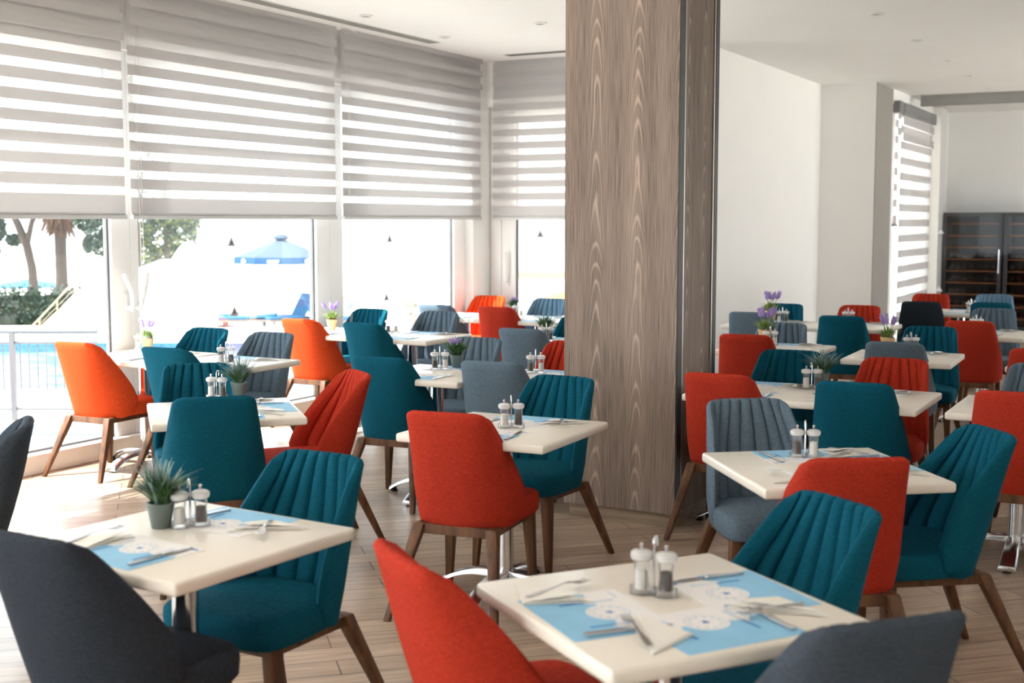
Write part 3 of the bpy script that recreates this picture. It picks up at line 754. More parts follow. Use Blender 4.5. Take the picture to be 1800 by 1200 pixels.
ME_LAVSM = spikes(6, 0.125, 0.05, 9, 0.007).mesh('flowers', [M_LAV, M_LEAF3], smooth=True)
def plant(x, y, kind, label, sc=1.0, z=0.7502):
    t = thing('potted_plant' if kind == 'bush' else 'potted_lavender', label, 'potted plant', (x, y, z), rnd.uniform(0, 6), 'small potted plants on the tables')
    t.scale = (sc, sc, sc)
    obj('pot', ME_POTT if kind == 'lav' else ME_POTG, t); obj('soil', ME_SOILG, t)
    if kind == 'lav':
        obj('foliage', ME_GRASS, t, (0, 0, 0.075)); obj('flowers', ME_LAVS, t, (0, 0, 0.075))
    elif kind == 'mix':
        obj('foliage', ME_BUSH, t, (0, 0, 0.072)); obj('flowers', ME_LAVSM, t, (0, 0, 0.072))
    else:
        obj('foliage', ME_BUSH, t, (0, 0, 0.072)); obj('leaf_tips', ME_BUSH2, t, (0, 0, 0.072))

# ------------------------------------------------------------------ tables and what stands on them
# key: x, y, deg, size, phrase used in labels, [(side deg in table frame, has setting)]
T = {
 'T1': (-2.53, 2.69, -4.5, (0.70, 0.70), 'the nearest table on the left', (-90, 90)),
 'T2': (-1.067, 2.755, 53.1, (0.70, 0.70), 'the nearest table on the right', (-90, 180, 0)),
 'T3': (-2.644, 4.824, 2.0, (0.70, 0.70), 'the table in front of the pillar', (-90, 90)),
 'T4': (-1.184, 4.597, 37.5, (0.70, 0.70), 'the skewed table right of the pillar', (0, 90, -90)),
 'T5': (-1.75, 6.57, 0.0, (1.20, 0.70), 'the long table right of the pillar', (-90, 90)),
 'T5r': (-0.42, 6.56, 0.0, (1.20, 0.70), 'the bare table at the right edge', ()),
 'T6': (-1.70, 8.68, 2.0, (0.70, 0.70), 'the lavender table behind the long one', (-90, 90)),
 'T6r': (-0.67, 8.70, 0.0, (0.70, 0.70), 'the sliver table at the far right edge', ()),
 'T7': (-4.08, 4.635, 45.9, (0.70, 0.70), 'the skewed table on the left', (-90, 90, 0)),
 'T8a': (-6.24, 6.30, 0.0, (0.70, 0.70), 'the first window table', (-90, 90)),
 'T8b': (-5.48, 6.23, 0.0, (0.70, 0.70), 'the table beside the first window table', (-90, 90)),
 'T9a': (-6.19, 8.42, 0.0, (0.70, 0.70), 'the second window table', (-90, 90)),
 'T9b': (-5.44, 8.40, 0.0, (0.70, 0.70), 'the table beside the second window table', (-90, 90)),
 'T10a': (-3.97, 6.40, 0.0, (0.70, 0.70), 'the table with the grey-green pot', (-90, 90)),
 'T10b': (-3.345, 6.50, 0.0, (0.50, 0.72), 'the half hidden table left of the pillar', (90,)),
 'T11a': (-6.15, 10.45, 0.0, (0.70, 0.70), 'the window table in the glazed corner', (-90, 90)),
 'T11b': (-5.35, 10.42, 0.0, (0.70, 0.70), 'the table beside the glazed corner table', (-90, 90)),
 'T13': (-4.22, 8.48, 0.0, (0.90, 0.70), 'the farther table left of the pillar', (90,)),
 'Tb': (-2.63, 8.85, 0.0, (0.70, 0.70), 'the table past the pillar by the white wall', (90,)),
 'Tw': (-3.30, 10.95, 0.0, (0.70, 0.70), 'the table against the white wall', (90,)),
 'Trb': (-2.60, 11.05, 0.0, (0.70, 0.70), 'the table at the end of the white wall', (90,)),
 'Tr3a': (-1.50, 10.80, 0.0, (0.70, 0.70), 'the table behind the tall red chair', (90, -90)),
 'Tr3b': (-0.75, 10.80, 0.0, (0.70, 0.70), 'the cut off table beyond the tall red chair', ()),
 'Tz': (-2.05, 13.28, 0.0, (0.90, 0.70), 'the farthest table before the wine coolers', (90, -90)),
}
SINGLE = {'T1', 'T2', 'T3', 'T7', 'T4'}
cth, sth = cos(R(28.4)), sin(R(28.4))
def screen_word(dx, dy):
    cx = dx * cth + dy * sth; cy = -dx * sth + dy * cth
    if abs(cx) > abs(cy): return 'right' if cx > 0 else 'left'
    return 'far' if cy > 0 else 'near'
for key, (x, y, deg, size, ph, sides) in T.items():
    lab = {'T1': 'cream square table nearest on the left, set with plant and placemats',
           'T2': 'cream square table nearest on the right, set with three placemats',
           'T3': 'cream square table in front of the wooden pillar with cruets',
           'T4': 'cream square table set askew just right of the wooden pillar',
           'T5': 'long cream table starting at the pillar and running right',
           'T5r': 'cream table behind the half-cut red chair at right edge',
           'T6': 'cream table holding lavender, behind the long pillar table',
           'T6r': 'small visible sliver of cream table at the far right edge',
           'T7': 'cream square table set askew on the left behind big teal chair',
           'T8a': 'sunlit cream window table nearest the door handles, with lavender',
           'T8b': 'cream table touching the right of the first sunlit window table',
           'T9a': 'sunlit cream window table below the blue parasol, with lavender pot',
           'T9b': 'cream table right of the second window table, bare front corner',
           'T10a': 'cream table carrying the grey-green pot, joined to its right neighbour',
           'T10b': 'cream table half hidden by the left face of the pillar',
           'T11a': 'farthest cream window table, in the glazed corner',
           'T11b': 'cream table beside the glazed corner under a blue-grey chair',
           'T13': 'cream table between two teal chairs just left of the pillar',
           'Tb': 'cream table with terracotta lavender just past the pillar',
           'Tw': 'cream table against the white wall with tall terracotta lavender',
           'Trb': 'cream table near the right end of the white wall',
           'Tr3a': 'cream table at right behind the tall dark-red chair',
           'Tr3b': 'cream table cut by the right edge, joined to its left neighbour',
           'Tz': 'farthest cream table in front of the wine coolers'}[key]
    table(key, x, y, deg, size, lab)
    for sdeg in sides:
        a = R(deg + sdeg); d = Vector((cos(a), sin(a))); r = Vector((sin(a), -cos(a)))     # r = diner's left... computed below
        half = size[1] / 2 if sdeg % 180 else size[0] / 2
        word = {'T5': {-90: 'near', 90: 'far'}}.get(key, {}).get(sdeg) or screen_word(d.x, d.y)
        f = -d                                   # diner looks along f
        left = Vector((-f.y, f.x))
        offs = [(-0.32, 'left '), (0.28, 'right ')] if size[0] > 1 else [(0.0, '')]
        for ox, w2 in offs:
            j = rnd.uniform(-0.012, 0.012); turn = rnd.uniform(-3, 3)
            base = Vector((x, y)) + d * (half - 0.150) + Vector((-sin(R(deg)), cos(R(deg)))) * 0 + left * j
            if ox: base += Vector((cos(R(deg)), sin(R(deg)))) * ox
            head = math.atan2(f.y, f.x) - pi / 2 + R(turn)
            place = '%s%s side of %s' % (w2, word, ph) if w2 else '%s side of %s' % (word, ph)
            m = tag(obj('placemat', ME_MAT, None, (base.x, base.y, 0.7503), head), 'blue-white placemat, %s' % place, 'placemat', 'blue and white paper placemats')
            p = base + left * rnd.uniform(0.175, 0.20) - f * rnd.uniform(-0.03, 0.03)
            nh = head + R(rnd.uniform(-25, 25))
            tag(obj('napkin', ME_NAP, None, (p.x, p.y, 0.7525), nh), 'white napkin, %s' % place, 'napkin', 'folded white paper napkins')
            fk = obj('fork', ME_FORK, None, (p.x + f.x * 0.015, p.y + f.y * 0.015, 0.7615), head + R(rnd.uniform(-20, 45)))
            tag(fk, 'steel fork, %s' % place, 'fork', 'steel forks laid on napkins')
            k = base - left * rnd.uniform(0.12, 0.15) + f * 0.01
            tag(obj('knife', ME_KNIFE, None, (k.x, k.y, 0.7523), head + R(rnd.uniform(-12, 12))), 'steel knife, %s' % place, 'knife', 'steel table knives')

for x, y, deg, k, sw in ((-2.592, 2.786, 50, 'T1', False), (-1.123, 2.80, 5, 'T2', False), (-2.615, 4.83, 32, 'T3', False), (-1.289, 4.753, 20, 'T4', True),
        (-4.386, 4.93, 15, 'T7', False), (-1.80, 6.74, 30, 'T5', False), (-5.39, 6.15, 35, 'T8b', False), (-6.47, 6.52, 40, 'T8a', False), (-5.70, 8.50, 25, 'T9b', True),
        (-4.037, 6.54, 30, 'T10a', True), (-3.44, 6.66, 28, 'T10b', True), (-5.64, 10.55, 30, 'T11b', True), (-4.30, 8.50, 28, 'T13', False),
        (-2.70, 8.95, 30, 'Tb', True), (-3.22, 11.03, 30, 'Tw', False), (-2.69, 11.25, 30, 'Trb', False), (-1.70, 8.93, 30, 'T6', False), (-1.56, 10.90, 30, 'Tr3a', False), (-1.93, 13.12, 30, 'Tz', False)):
    caddy(x, y, deg, T[k][4], sw)
plant(-2.66, 2.735, 'bush', 'bushy green plant in grey pot on the nearest left table', 0.95)
plant(-4.30, 5.00, 'bush', 'bushy green plant beside cruets on the skewed left table')
plant(-1.77, 6.84, 'bush', 'silvery bushy plant on the long table right of the pillar')
plant(-4.00, 6.68, 'mix', 'green plant with lilac tips in grey-green pot before slate chair', 1.0)
plant(-4.36, 8.60, 'bush', 'spiky green plant just left of the pillar behind slate chair')
plant(-6.45, 6.55, 'lav', 'sunlit lavender in pale pot beside the door handles', 0.95)
plant(-6.30, 8.50, 'lav', 'lavender in tapered terracotta pot on the second window table', 1.0)
plant(-5.75, 10.68, 'mix', 'small green plant behind the orange-red chair near the glazed corner', 0.95)
plant(-2.78, 9.08, 'lav', 'lavender in terracotta pot beside the pillar, nearer of two', 1.15)
plant(-3.32, 11.0, 'lav', 'tall lavender in terracotta pot against the white wall', 1.2)
plant(-1.86, 8.93, 'lav', 'lavender behind a dark slate chair on the right', 1.1)

# ------------------------------------------------------------------ chairs (x, y, heading, colour, label)
CH = [
 (-2.52, 2.42, 87, 'charcoal', 'dark charcoal chair at bottom left corner, back to the camera'),
 (-4.18, 3.17, 226, 'slate', 'slate grey chair cut by the left edge, seen edge-on'),
 (-6.30, 6.03, 92, 'orange', 'sunlit orange chair at far left before the first window table'),
 (-5.57, 6.05, 94, 'teal', 'teal chair seen from behind, right of the sunlit orange chair'),
 (-4.56, 4.99, -46, 'teal', 'teal fluted chair facing camera behind the large teal chair back'),
 (-3.99, 4.45, 134, 'teal', 'large teal chair back directly behind the near plant'),
 (-3.94, 5.08, 234, 'red', 'red fluted chair turned left at the skewed left table'),
 (-5.62, 6.64, -87, 'gray', 'slate fluted chair facing camera, before the second orange chair'),
 (-6.27, 6.71, -89, 'teal', 'teal fluted chair half sunlit by the first window table'),
 (-6.24, 8.27, 89, 'orange', 'orange chair seen from behind at the second window table'),
 (-5.59, 8.21, 88, 'teal', 'farther of two teal chair backs left of centre'),
 (-4.12, 6.24, 96, 'teal', 'nearer of two teal chair backs left of centre'),
 (-2.69, 4.62, 97, 'red', 'large red chair in the centre with its back to camera'),
 (-2.77, 5.35, -94, 'teal', 'teal fluted chair facing camera against the wooden pillar'),
 (-3.45, 6.34, 97, 'gray', 'slate chair back between the grey-green pot and pillar'),
 (-4.17, 6.98, -88, 'gray', 'slate fluted chair directly behind the grey-green pot'),
 (-5.69, 8.96, -88, 'gray', 'slate blue fluted chair behind the second row table corner'),
 (-6.40, 8.94, -91, 'teal', 'bright teal fluted chair half sunlit beside the terracotta pot'),
 (-6.23, 10.27, 92, 'gray', 'small pale slate chair back by the window, third row'),
 (-5.59, 10.27, 93, 'red', 'orange-red chair back left of the slate back near pillar'),
 (-6.42, 11.14, -88, 'orange', 'orange fluted chair glowing in sun in the glazed corner'),
 (-5.68, 11.05, -90, 'blue', 'pale blue-grey fluted chair against the glazed corner window'),
 (-4.40, 9.09, -89, 'teal', 'teal fluted chair cut by the left side of pillar'),
 (-4.28, 8.31, 91, 'gray', 'slate chair back behind the cruets left of the pillar'),
 (-3.50, 7.04, -89, 'red', 'red fluted chair half hidden by the left of pillar'),
 (-2.55, 3.08, -92, 'teal', 'large teal fluted chair facing camera at nearest left table'),
 (-1.44, 2.66, 54, 'red', 'large blurred red chair at bottom centre, seen from behind'),
 (-0.70, 2.67, 138, 'slate', 'blurred slate chair at bottom right with its back to camera'),
 (-1.01, 3.24, 235, 'teal', 'teal fluted chair behind the nearest right table'),
 (-1.10, 4.38, 123, 'red', 'red chair back right of the near teal fluted chair'),
 (-1.53, 5.05, -54, 'gray', 'slate fluted chair facing camera just right of pillar'),
 (-0.87, 4.76, 217, 'teal', 'teal fluted chair turned left at the right edge'),
 (-2.12, 6.40, 90, 'red', 'red chair back touching the pillar, nearer of two'),
 (-1.45, 6.38, 95, 'teal', 'teal chair back at the long table right of pillar'),
 (-1.47, 6.99, -91, 'red', 'red fluted chair facing camera behind the long table'),
 (-2.10, 7.15, -88, 'teal', 'dark teal fluted chair between two red backs and plant'),
 (-2.72, 8.62, 95, 'red', 'red chair back below the terracotta lavender by the pillar'),
 (-2.73, 9.15, -87, 'gray', 'slate fluted chair behind the nearer terracotta lavender'),
 (-3.35, 10.71, 93, 'gray', 'slate blue chair back against the white wall'),
 (-3.37, 11.36, -87, 'teal', 'teal fluted chair against the white wall behind lavender'),
 (-2.57, 10.66, 96, 'teal', 'dark teal chair back in front of the white wall end'),
 (-2.68, 11.46, -86, 'red', 'red fluted chair at the end of the white wall'),
 (-1.70, 8.55, 94, 'gray', 'dark slate chair back in front of lavender, right'),
 (-1.68, 9.33, -88, 'teal', 'teal fluted chair behind the lavender at right'),
 (-1.55, 10.60, 94, 'red', 'tall dark-red chair back at right beyond the teal fluted one'),
 (-2.35, 12.88, 96, 'navy', 'near-black chair back beside the far zebra blind'),
 (-2.45, 13.70, -86, 'red', 'farthest red fluted chair before the wine coolers'),
 (-1.71, 13.04, 92, 'teal', 'teal chair back before the pale blue chair, far right'),
 (-1.55, 11.60, -89, 'gray', 'grey fluted chair facing camera behind the tall red back'),
 (-1.84, 13.91, -86, 'blue', 'pale blue fluted chair farthest right before the wine coolers'),
 (-0.69, 7.07, -90, 'gray', 'slate fluted chair cut by the right edge, mid height'),
 (-0.69, 6.38, 90, 'red', 'red chair back cut by the right edge below slate chair'),
 (-0.80, 8.50, 90, 'red', 'red chair back sliver at the right edge, highest'),
 (-4.85, 10.61, 90, 'teal', 'small teal chair back touching pillar behind teal fluted chair'),
]
GR = {'teal': 'teal upholstered dining chairs', 'gray': 'slate grey dining chairs', 'blue': 'blue-grey dining chairs', 'red': 'red upholstered dining chairs', 'orange': 'orange dining chairs', 'slate': 'dark dining chairs', 'navy': 'dark dining chairs', 'charcoal': 'dark dining chairs'}
for x, y, h, c, lab in CH: chair(x, y, h, c, lab, GR[c])

# ------------------------------------------------------------------ wine coolers in the far room
M_CBLK = basic('black_cooler_metal', (0.012, 0.012, 0.014), 0.35, noise=0.1)
M_SHELF = wood('beech_shelf_wood', (0.30, 0.11, 0.05), (0.50, 0.22, 0.10), (0.5, 3, 3), 12)
def cooler(x, lab):
    c = thing('wine_cooler', lab, 'wine cooler', (x, 19.72, 0), 0, 'tall glass fronted wine coolers')
    W2 = 0.41
    b = MB(); b.box(-W2, W2, 0.25, 0.30, 0.0, 1.78); b.box(-W2, -W2 + 0.03, -0.28, 0.25, 0, 1.78); b.box(W2 - 0.03, W2, -0.28, 0.25, 0, 1.78)
    b.box(-W2 + 0.03, W2 - 0.03, -0.28, 0.25, 0, 0.10); b.box(-W2 + 0.03, W2 - 0.03, -0.28, 0.25, 1.74, 1.78)
    obj('cabinet', b.mesh('cabinet', M_CBLK, bevel=0.003), c)
    d = MB(); d.box(-W2, -W2 + 0.055, -0.32, -0.285, 0.05, 1.78); d.box(W2 - 0.055, W2, -0.32, -0.285, 0.05, 1.78); d.box(-W2 + 0.055, W2 - 0.055, -0.32, -0.285, 0.05, 0.13); d.box(-W2 + 0.055, W2 - 0.055, -0.32, -0.285, 1.72, 1.78)
    dd = obj('door', d.mesh('door', M_CBLK, bevel=0.003), c)
    obj('pane', MB().box(-W2 + 0.055, W2 - 0.055, -0.306, -0.300, 0.13, 1.72).mesh('pane', glassy('cooler_glass', (0.80, 0.78, 0.76), 0.004, 0.02, fres=0.3)), dd)
    obj('handle', MB().box(W2 - 0.04, W2 - 0.02, -0.36, -0.32, 0.9, 1.25).mesh('handle', M_CHROME, bevel=0.004), dd)
    sh = MB().box(-W2 + 0.04, W2 - 0.04, -0.25, 0.22, -0.012, 0.012).mesh('shelf', M_SHELF, bevel=0.003)
    bt = MB()
    for i in range(7): bt.tube([(-0.30 + i * 0.10, -0.20, 0.05), (-0.30 + i * 0.10, 0.06, 0.05), (-0.30 + i * 0.10, 0.12, 0.05), (-0.30 + i * 0.10, 0.19, 0.05)], 0.037, 10, 0, [0.037, 0.037, 0.014, 0.014])
    btm = bt.mesh('wine_bottles', basic('dark_bottle_glass', (0.03, 0.012, 0.010), 0.15, noise=0.3), smooth=True)
    for k in range(9):
        s = obj('shelf', sh, c, (0, 0, 0.24 + k * 0.172))
        if k < 6:
            bb = obj('wine_bottles', btm, s, (0, 0, 0.012)); bb['kind'] = 'stuff'
cooler(-2.88, 'tall black wine cooler with wooden shelves, directly right of the white post')
cooler(-2.03, 'tall black wine cooler cut by the right edge of the picture')

# ------------------------------------------------------------------ outside
VA = R(28.4)
def away(x, y, dx=0, dy=0):       # small offsets in a frame facing the restaurant
    return (x + dx * cos(VA) - dy * sin(VA), y + dx * sin(VA) + dy * cos(VA))
M_PAVE = basic('white_terrace_paving', (0.78, 0.76, 0.73), 0.7, noise=0.04, nscale=1.5)
M_WHITEP = basic('white_render', (0.85, 0.85, 0.84), 0.8, noise=0.02)
M_RAILW = basic('white_railing_paint', (0.10, 0.10, 0.11), 0.5, noise=0.02)
M_BEIGE = basic('beige_handrail', (0.22, 0.17, 0.11), 0.5, noise=0.05)
M_TILE = basic('pale_blue_mosaic', (0.07, 0.20, 0.34), 0.35, noise=0.3, nscale=14)
def water_material():
    m, nt, b = mat('pool_water')
    tc = nt.nodes.new('ShaderNodeTexCoord'); n = nt.nodes.new('ShaderNodeTexNoise'); n.inputs['Scale'].default_value = 3.0; n.inputs['Detail'].default_value = 3
    nt.links.new(tc.outputs['Object'], n.inputs['Vector'])
    r = nt.nodes.new('ShaderNodeValToRGB'); r.color_ramp.elements[0].position = 0.4; r.color_ramp.elements[1].position = 0.62
    r.color_ramp.elements[0].color = (0.02, 0.08, 0.12, 1); r.color_ramp.elements[1].color = (0.09, 0.15, 0.19, 1)
    nt.links.new(n.outputs['Fac'], r.inputs['Fac']); nt.links.new(r.outputs['Color'], b.inputs['Base Color'])
    bp = nt.nodes.new('ShaderNodeBump'); bp.inputs['Strength'].default_value = 0.6; bp.inputs['Distance'].default_value = 0.05
    nt.links.new(n.outputs['Fac'], bp.inputs['Height']); nt.links.new(bp.outputs['Normal'], b.inputs['Normal'])
    b.inputs['Roughness'].default_value = 0.25; b.inputs['Specular IOR Level'].default_value = 0.12
    return m
M_WATER = water_material()
g = struct('ground', MB().box(-120, 60, -60, 120, -1.2, -0.8), M_PAVE)
pax, pay = -8.75, 7.32
def local_struct(name, x, y, mb, m, **k):
    o = struct(name, mb, m, None, (x, y, 0), **k); o.rotation_euler = (0, 0, VA); return o
# upper terrace with the pool cut out of it  (frame: x to the right, y away from the windows)
tb = MB()
tb.box(-14, 10, -9, 2.0, -0.8, -0.03); tb.box(2.6, 10, 2.0, 7.0, -0.8, -0.03); tb.box(-14, 10, 7.0, 7.8, -0.8, -0.03)
ter = local_struct('terrace', pax, pay, tb, M_PAVE)
# keep terrace outside the building: cut with a plane at the window wall
bm = bmesh.new(); bm.from_mesh(ter.data); mw = Matrix.Translation((pax, pay, 0)) @ Matrix.Rotation(VA, 4, 'Z'); bmesh.ops.transform(bm, matrix=mw, verts=bm.verts)
bmesh.ops.bisect_plane(bm, geom=bm.verts[:] + bm.edges[:] + bm.faces[:], plane_co=(XL - 0.16, 0, 0), plane_no=(1, 0, 0), clear_outer=True)
bmesh.ops.transform(bm, matrix=mw.inverted(), verts=bm.verts); bm.to_mesh(ter.data); bm.free()
pool = thing('swimming_pool', 'blue rippled swimming pool behind the white railing at far left', 'swimming pool', (pax, pay, 0), VA)
obj('pool_tiles', MB().box(-14, 2.6, 6.9, 6.98, -0.5, -0.035).box(-14, 2.6, 2.0, 2.06, -0.5, -0.035).box(-14, 2.6, 2.06, 6.9, -0.5, -0.45).mesh('pool_tiles', M_TILE), pool)
wtr = obj('pool_water', MB().box(-13.9, 2.55, 2.07, 6.89, -0.44, -0.14).mesh('pool_water', M_WATER), pool)
local_struct('trim_2', pax, pay, MB().box(-4, 2.2, -0.75, -0.25, -0.0295, -0.02), M_TILE)
rl = thing('terrace_railing', 'white metal railing on the terrace outside the left window', 'railing', (pax, pay, -0.03), VA)
r_ = MB(); r_.tube([(-4, 0, 0.76), (0.72, 0, 0.76)], 0.022, 8); r_.tube([(-4, 0, 0.665), (0.72, 0, 0.665)], 0.012, 8); r_.tube([(-4, 0, 0.10), (0.72, 0, 0.10)], 0.014, 8)
obj('rails', r_.mesh('rails', M_RAILW, smooth=True), rl)
bal = MB().tube([(0, 0, 0.10), (0, 0, 0.665)], 0.0045, 6).mesh('baluster', M_RAILW, smooth=True)
pst = MB().box(-0.02, 0.02, -0.02, 0.02, 0, 0.76).mesh('post', M_RAILW)
for k in range(4): obj('post', pst, rl, (-3.9 + k * 1.28 + 0.06, 0, 0))
for k in range(64): obj('baluster', bal, rl, (-3.95 + k * 0.073, 0, 0))
# sloping white stair wall with a beige handrail
sw = thing('stair_wall', 'white sloping stair wall with beige handrail outside the left windows', 'wall', (-17.2, 15.75, 0), VA)
poly = [(-1.3, -0.8), (-1.2, -0.75), (-0.64, -0.22), (0.02, 0.42), (0.10, 0.47), (0.65, 0.66), (1.49, 0.98), (2.2, 0.98), (2.4, 0.6), (2.4, -0.8)]
pm = MB(); n = len(poly); pm.add([(x, 0, z) for x, z in poly] + [(x, 0.4, z) for x, z in poly], [tuple(range(n)), tuple(reversed(range(n, 2 * n)))] + [(i, (i + 1) % n, n + (i + 1) % n, n + i) for i in range(n)])
obj('wall', pm.mesh('wall', M_WHITEP), sw)
hr = MB(); hr.tube([(-1.0, -0.03, -0.40), (-0.64, -0.03, -0.06), (0.02, -0.03, 0.62), (0.60, -0.03, 0.66)], 0.018, 7)
hr.tube([(-0.95, -0.03, -0.48), (-0.64, -0.03, -0.16), (0.0, -0.03, 0.47)], 0.007, 6); hr.tube([(-0.9, -0.03, -0.54), (-0.64, -0.03, -0.20), (0.0, -0.03, 0.36)], 0.007, 6)
obj('handrail', hr.mesh('handrail', M_BEIGE, smooth=True), sw)
pp_ = MB()
for x, z0, z1 in ((-0.62, -0.24, -0.04), (-0.30, 0.08, 0.29), (0.02, 0.38, 0.61), (0.18, 0.48, 0.64)): pp_.box(x - 0.013, x + 0.013, -0.045, -0.02, z0, z1)
obj('posts', pp_.mesh('posts', M_BEIGE), sw)
# parasols
def parasol(name, label, x, y, prof, m, zf=-0.8, sides=20, group=None):
    t = thing(name, label, 'parasol', (x, y, zf), VA, group)
    ztop = prof[-1][1]
    obj('pole', MB().tube([(0, 0, 0), (0, 0, ztop - zf)], 0.018, 8).mesh('pole', M_RAILW, smooth=True), t)
    obj('canopy', MB().lathe([(r, z - zf) for r, z in prof], sides, cap=False).mesh('canopy', m, smooth=sides > 10), t)
    return t
parasol('closed_parasol', 'white domed parasol top above the stair wall outside', -17.5, 19.0, [(0.30, 0.78), (0.36, 0.92), (0.30, 1.02), (0.20, 1.16), (0.10, 1.20), (0.01, 1.21)], M_WHITEP)
parasol('closed_parasol', 'closed white parasol right of the outdoor tree', -18.0, 19.95, [(0.16, 0.75), (0.15, 1.0), (0.08, 1.4), (0.02, 1.75)], M_WHITEP)
M_UMB = basic('sky_blue_canvas', (0.0, 0.05, 0.14), 0.8, noise=0.06, nscale=3)
M_UMBL = basic('faded_blue_canvas', (0.038, 0.066, 0.110), 0.8, noise=0.06, nscale=3)
um = thing('blue_parasol', 'open sky blue parasol with white STOP lettering, seen through the window', 'parasol', (-19.08, 23.79, -0.8), VA)
obj('pole', MB().tube([(0, 0, 0), (0, 0, 2.1)], 0.016, 8).mesh('pole', M_RAILW, smooth=True), um)
a0 = pi / 8
def ring(r, z): return [(r * cos(a0 + k * pi / 4), r * sin(a0 + k * pi / 4), z) for k in range(8)]
cn = MB(); cn.add([(0, 0, 2.06)] + ring(1.12, 1.62), [(0, 1 + k, 1 + (k + 1) % 8) for k in range(8)])
cn.add([(0, 0, 2.04)] + ring(1.10, 1.60), [(0, 1 + (k + 1) % 8, 1 + k) for k in range(8)])
obj('canopy', cn.mesh('canopy', M_UMBL), um)
va = MB(); A_, B_ = ring(1.12, 1.62), ring(1.13, 1.46); va.add(A_ + B_, [(k, (k + 1) % 8, 8 + (k + 1) % 8, 8 + k) for k in range(8)])
obj('valance', va.mesh('valance', M_UMB), um)
obj('vent_cap', MB().lathe([(0.17, 2.02), (0.19, 2.06), (0.15, 2.13), (0.05, 2.16), (0.01, 2.165)], 10, cap=False).mesh('vent_cap', M_UMBL, smooth=True), um)
cu = bpy.data.curves.new('lettering', 'FONT'); cu.body = 'STOP'; cu.size = 0.115; cu.align_x = 'CENTER'; cu.extrude = 0.002; cu.offset = 0.001
cu.materials.append(M_WHITEP)
for k, (sx) in enumerate((0,)):
    tmp = bpy.data.objects.new('lettering_curve', cu); COL.objects.link(tmp); bpy.context.view_layer.update()
    me_l = bpy.data.meshes.new_from_object(tmp.evaluated_get(bpy.context.evaluated_depsgraph_get())); bpy.data.objects.remove(tmp)
    lt = bpy.data.objects.new('lettering', me_l); COL.objects.link(lt); lt.parent = um; lt.location = (0.0, -1.055, 1.49); lt.rotation_euler = (pi / 2, 0, 0)
def blob(cx, cz, s): return [(cx + s * 1.0 * cos(a) * (1 + 0.15 * cos(5 * a)), 0, cz + s * 0.62 * sin(a) * (1 + 0.15 * cos(4 * a))) for a in [2 * pi * k / 20 for k in range(20)]]
for sx, ang in ((0, -pi / 2 - pi / 4), (0, -pi / 2 + pi / 4)):
    b_ = MB().add(blob(0.0, 0.0, 0.085), [tuple(range(20))]); e = obj('white_emblem', b_.mesh('white_emblem', M_WHITEP), um, (1.055 * cos(ang), 1.055 * sin(ang), 1.535), ang + pi / 2)
M_MATT = basic('blue_lounger_canvas', (0.03, 0.12, 0.26), 0.8, noise=0.05, nscale=6)
M_LFRAME = basic('lounger_frame_brown', (0.16, 0.13, 0.12), 0.6, noise=0.1)
def lounger(x, y, rz, back, label):
    t = thing('sun_lounger', label, 'sun lounger', (x, y, -0.8), VA + rz, 'blue sun loungers by the outdoor parasol')
    obj('frame', MB().box(-0.3, 0.3, -0.7, 0.7, 0.12, 0.18).box(-0.28, -0.22, -0.6, -0.54, 0, 0.12).box(0.22, 0.28, -0.6, -0.54, 0, 0.12).box(-0.28, -0.22, 0.54, 0.6, 0, 0.12).box(0.22, 0.28, 0.54, 0.6, 0, 0.12).mesh('frame', M_LFRAME, bevel=0.01), t)
    obj('mattress', MB().box(-0.28, 0.28, -0.7, 0.25, 0.185, 0.25).mesh('mattress', M_MATT, bevel=0.02), t)
    b = MB().box(-0.28, 0.28, 0.0, 0.62, 0.0, 0.06).mesh('backrest', M_MATT, bevel=0.02)
    o = obj('backrest', b, t, (0, 0.26, 0.19)); o.rotation_euler = (R(back), 0, 0)
lounger(-18.80, 23.7, R(-48), 60, 'blue sun lounger with raised back directly under the blue parasol')
lounger(-18.0, 24.1, R(50), 55, 'blue sun lounger with raised back right of the parasol pole')
lounger(-19.65, 22.9, R(-85), 6, 'flat blue sun lounger left below the blue parasol')
lounger(-20.55, 22.6, R(-85), 6, 'flat pale blue sun lounger farther left of the parasol')
lounger(-21.9, 21.9, R(-85), 8, 'dark blue sun lounger just right of the door handles')
gp = thing('grey_parasol', 'tilted grey parasol beside the second window mullion outside', 'parasol', (-12.95, 17.75, -0.8), VA)
obj('pole', MB().tube([(0, 0, 0), (0, 0, 1.15)], 0.02, 8).mesh('pole', M_RAILW), gp)
gc = obj('canopy', MB().lathe([(0.30, -0.18), (0.27, -0.12), (0.02, 0.20)], 10, cap=False).mesh('canopy', basic('grey_canvas', (0.10, 0.12, 0.15), 0.8, noise=0.05)), gp, (0, 0, 1.05)); gc.rotation_euler = (0, R(-35), 0)
pt = thing('flower_planter', 'terracotta planter with pink and pale flowers behind slate chair outside', 'planter', (-10.93, 16.83, -0.8), 0)
obj('pot', MB().lathe([(0.10, 0), (0.13, 0.5), (0.14, 0.95), (0.11, 0.98)], 16).mesh('pot', basic('faded_terracotta', (0.50, 0.27, 0.22), 0.8, noise=0.15, nscale=10), smooth=True), pt)
fo = leaf_tufts(160, 0.34, 0.9, 0.015, 22).mesh('foliage', basic('pale_foliage', (0.25, 0.27, 0.22), 0.8, noise=0.3, nscale=10)); obj('foliage', fo, pt, (0, 0, 0.97))
aw = thing('beige_awning', 'beige awning strip outside the glazed corner by the pillar', 'awning', (-13.67, 26.71, 0), VA)
obj('fabric', MB().box(-1.0, 1.6, -0.15, 0.6, 0.30, 0.47).mesh('fabric', basic('beige_canvas', (0.24, 0.15, 0.10), 0.8, noise=0.1), bevel=0.02), aw)
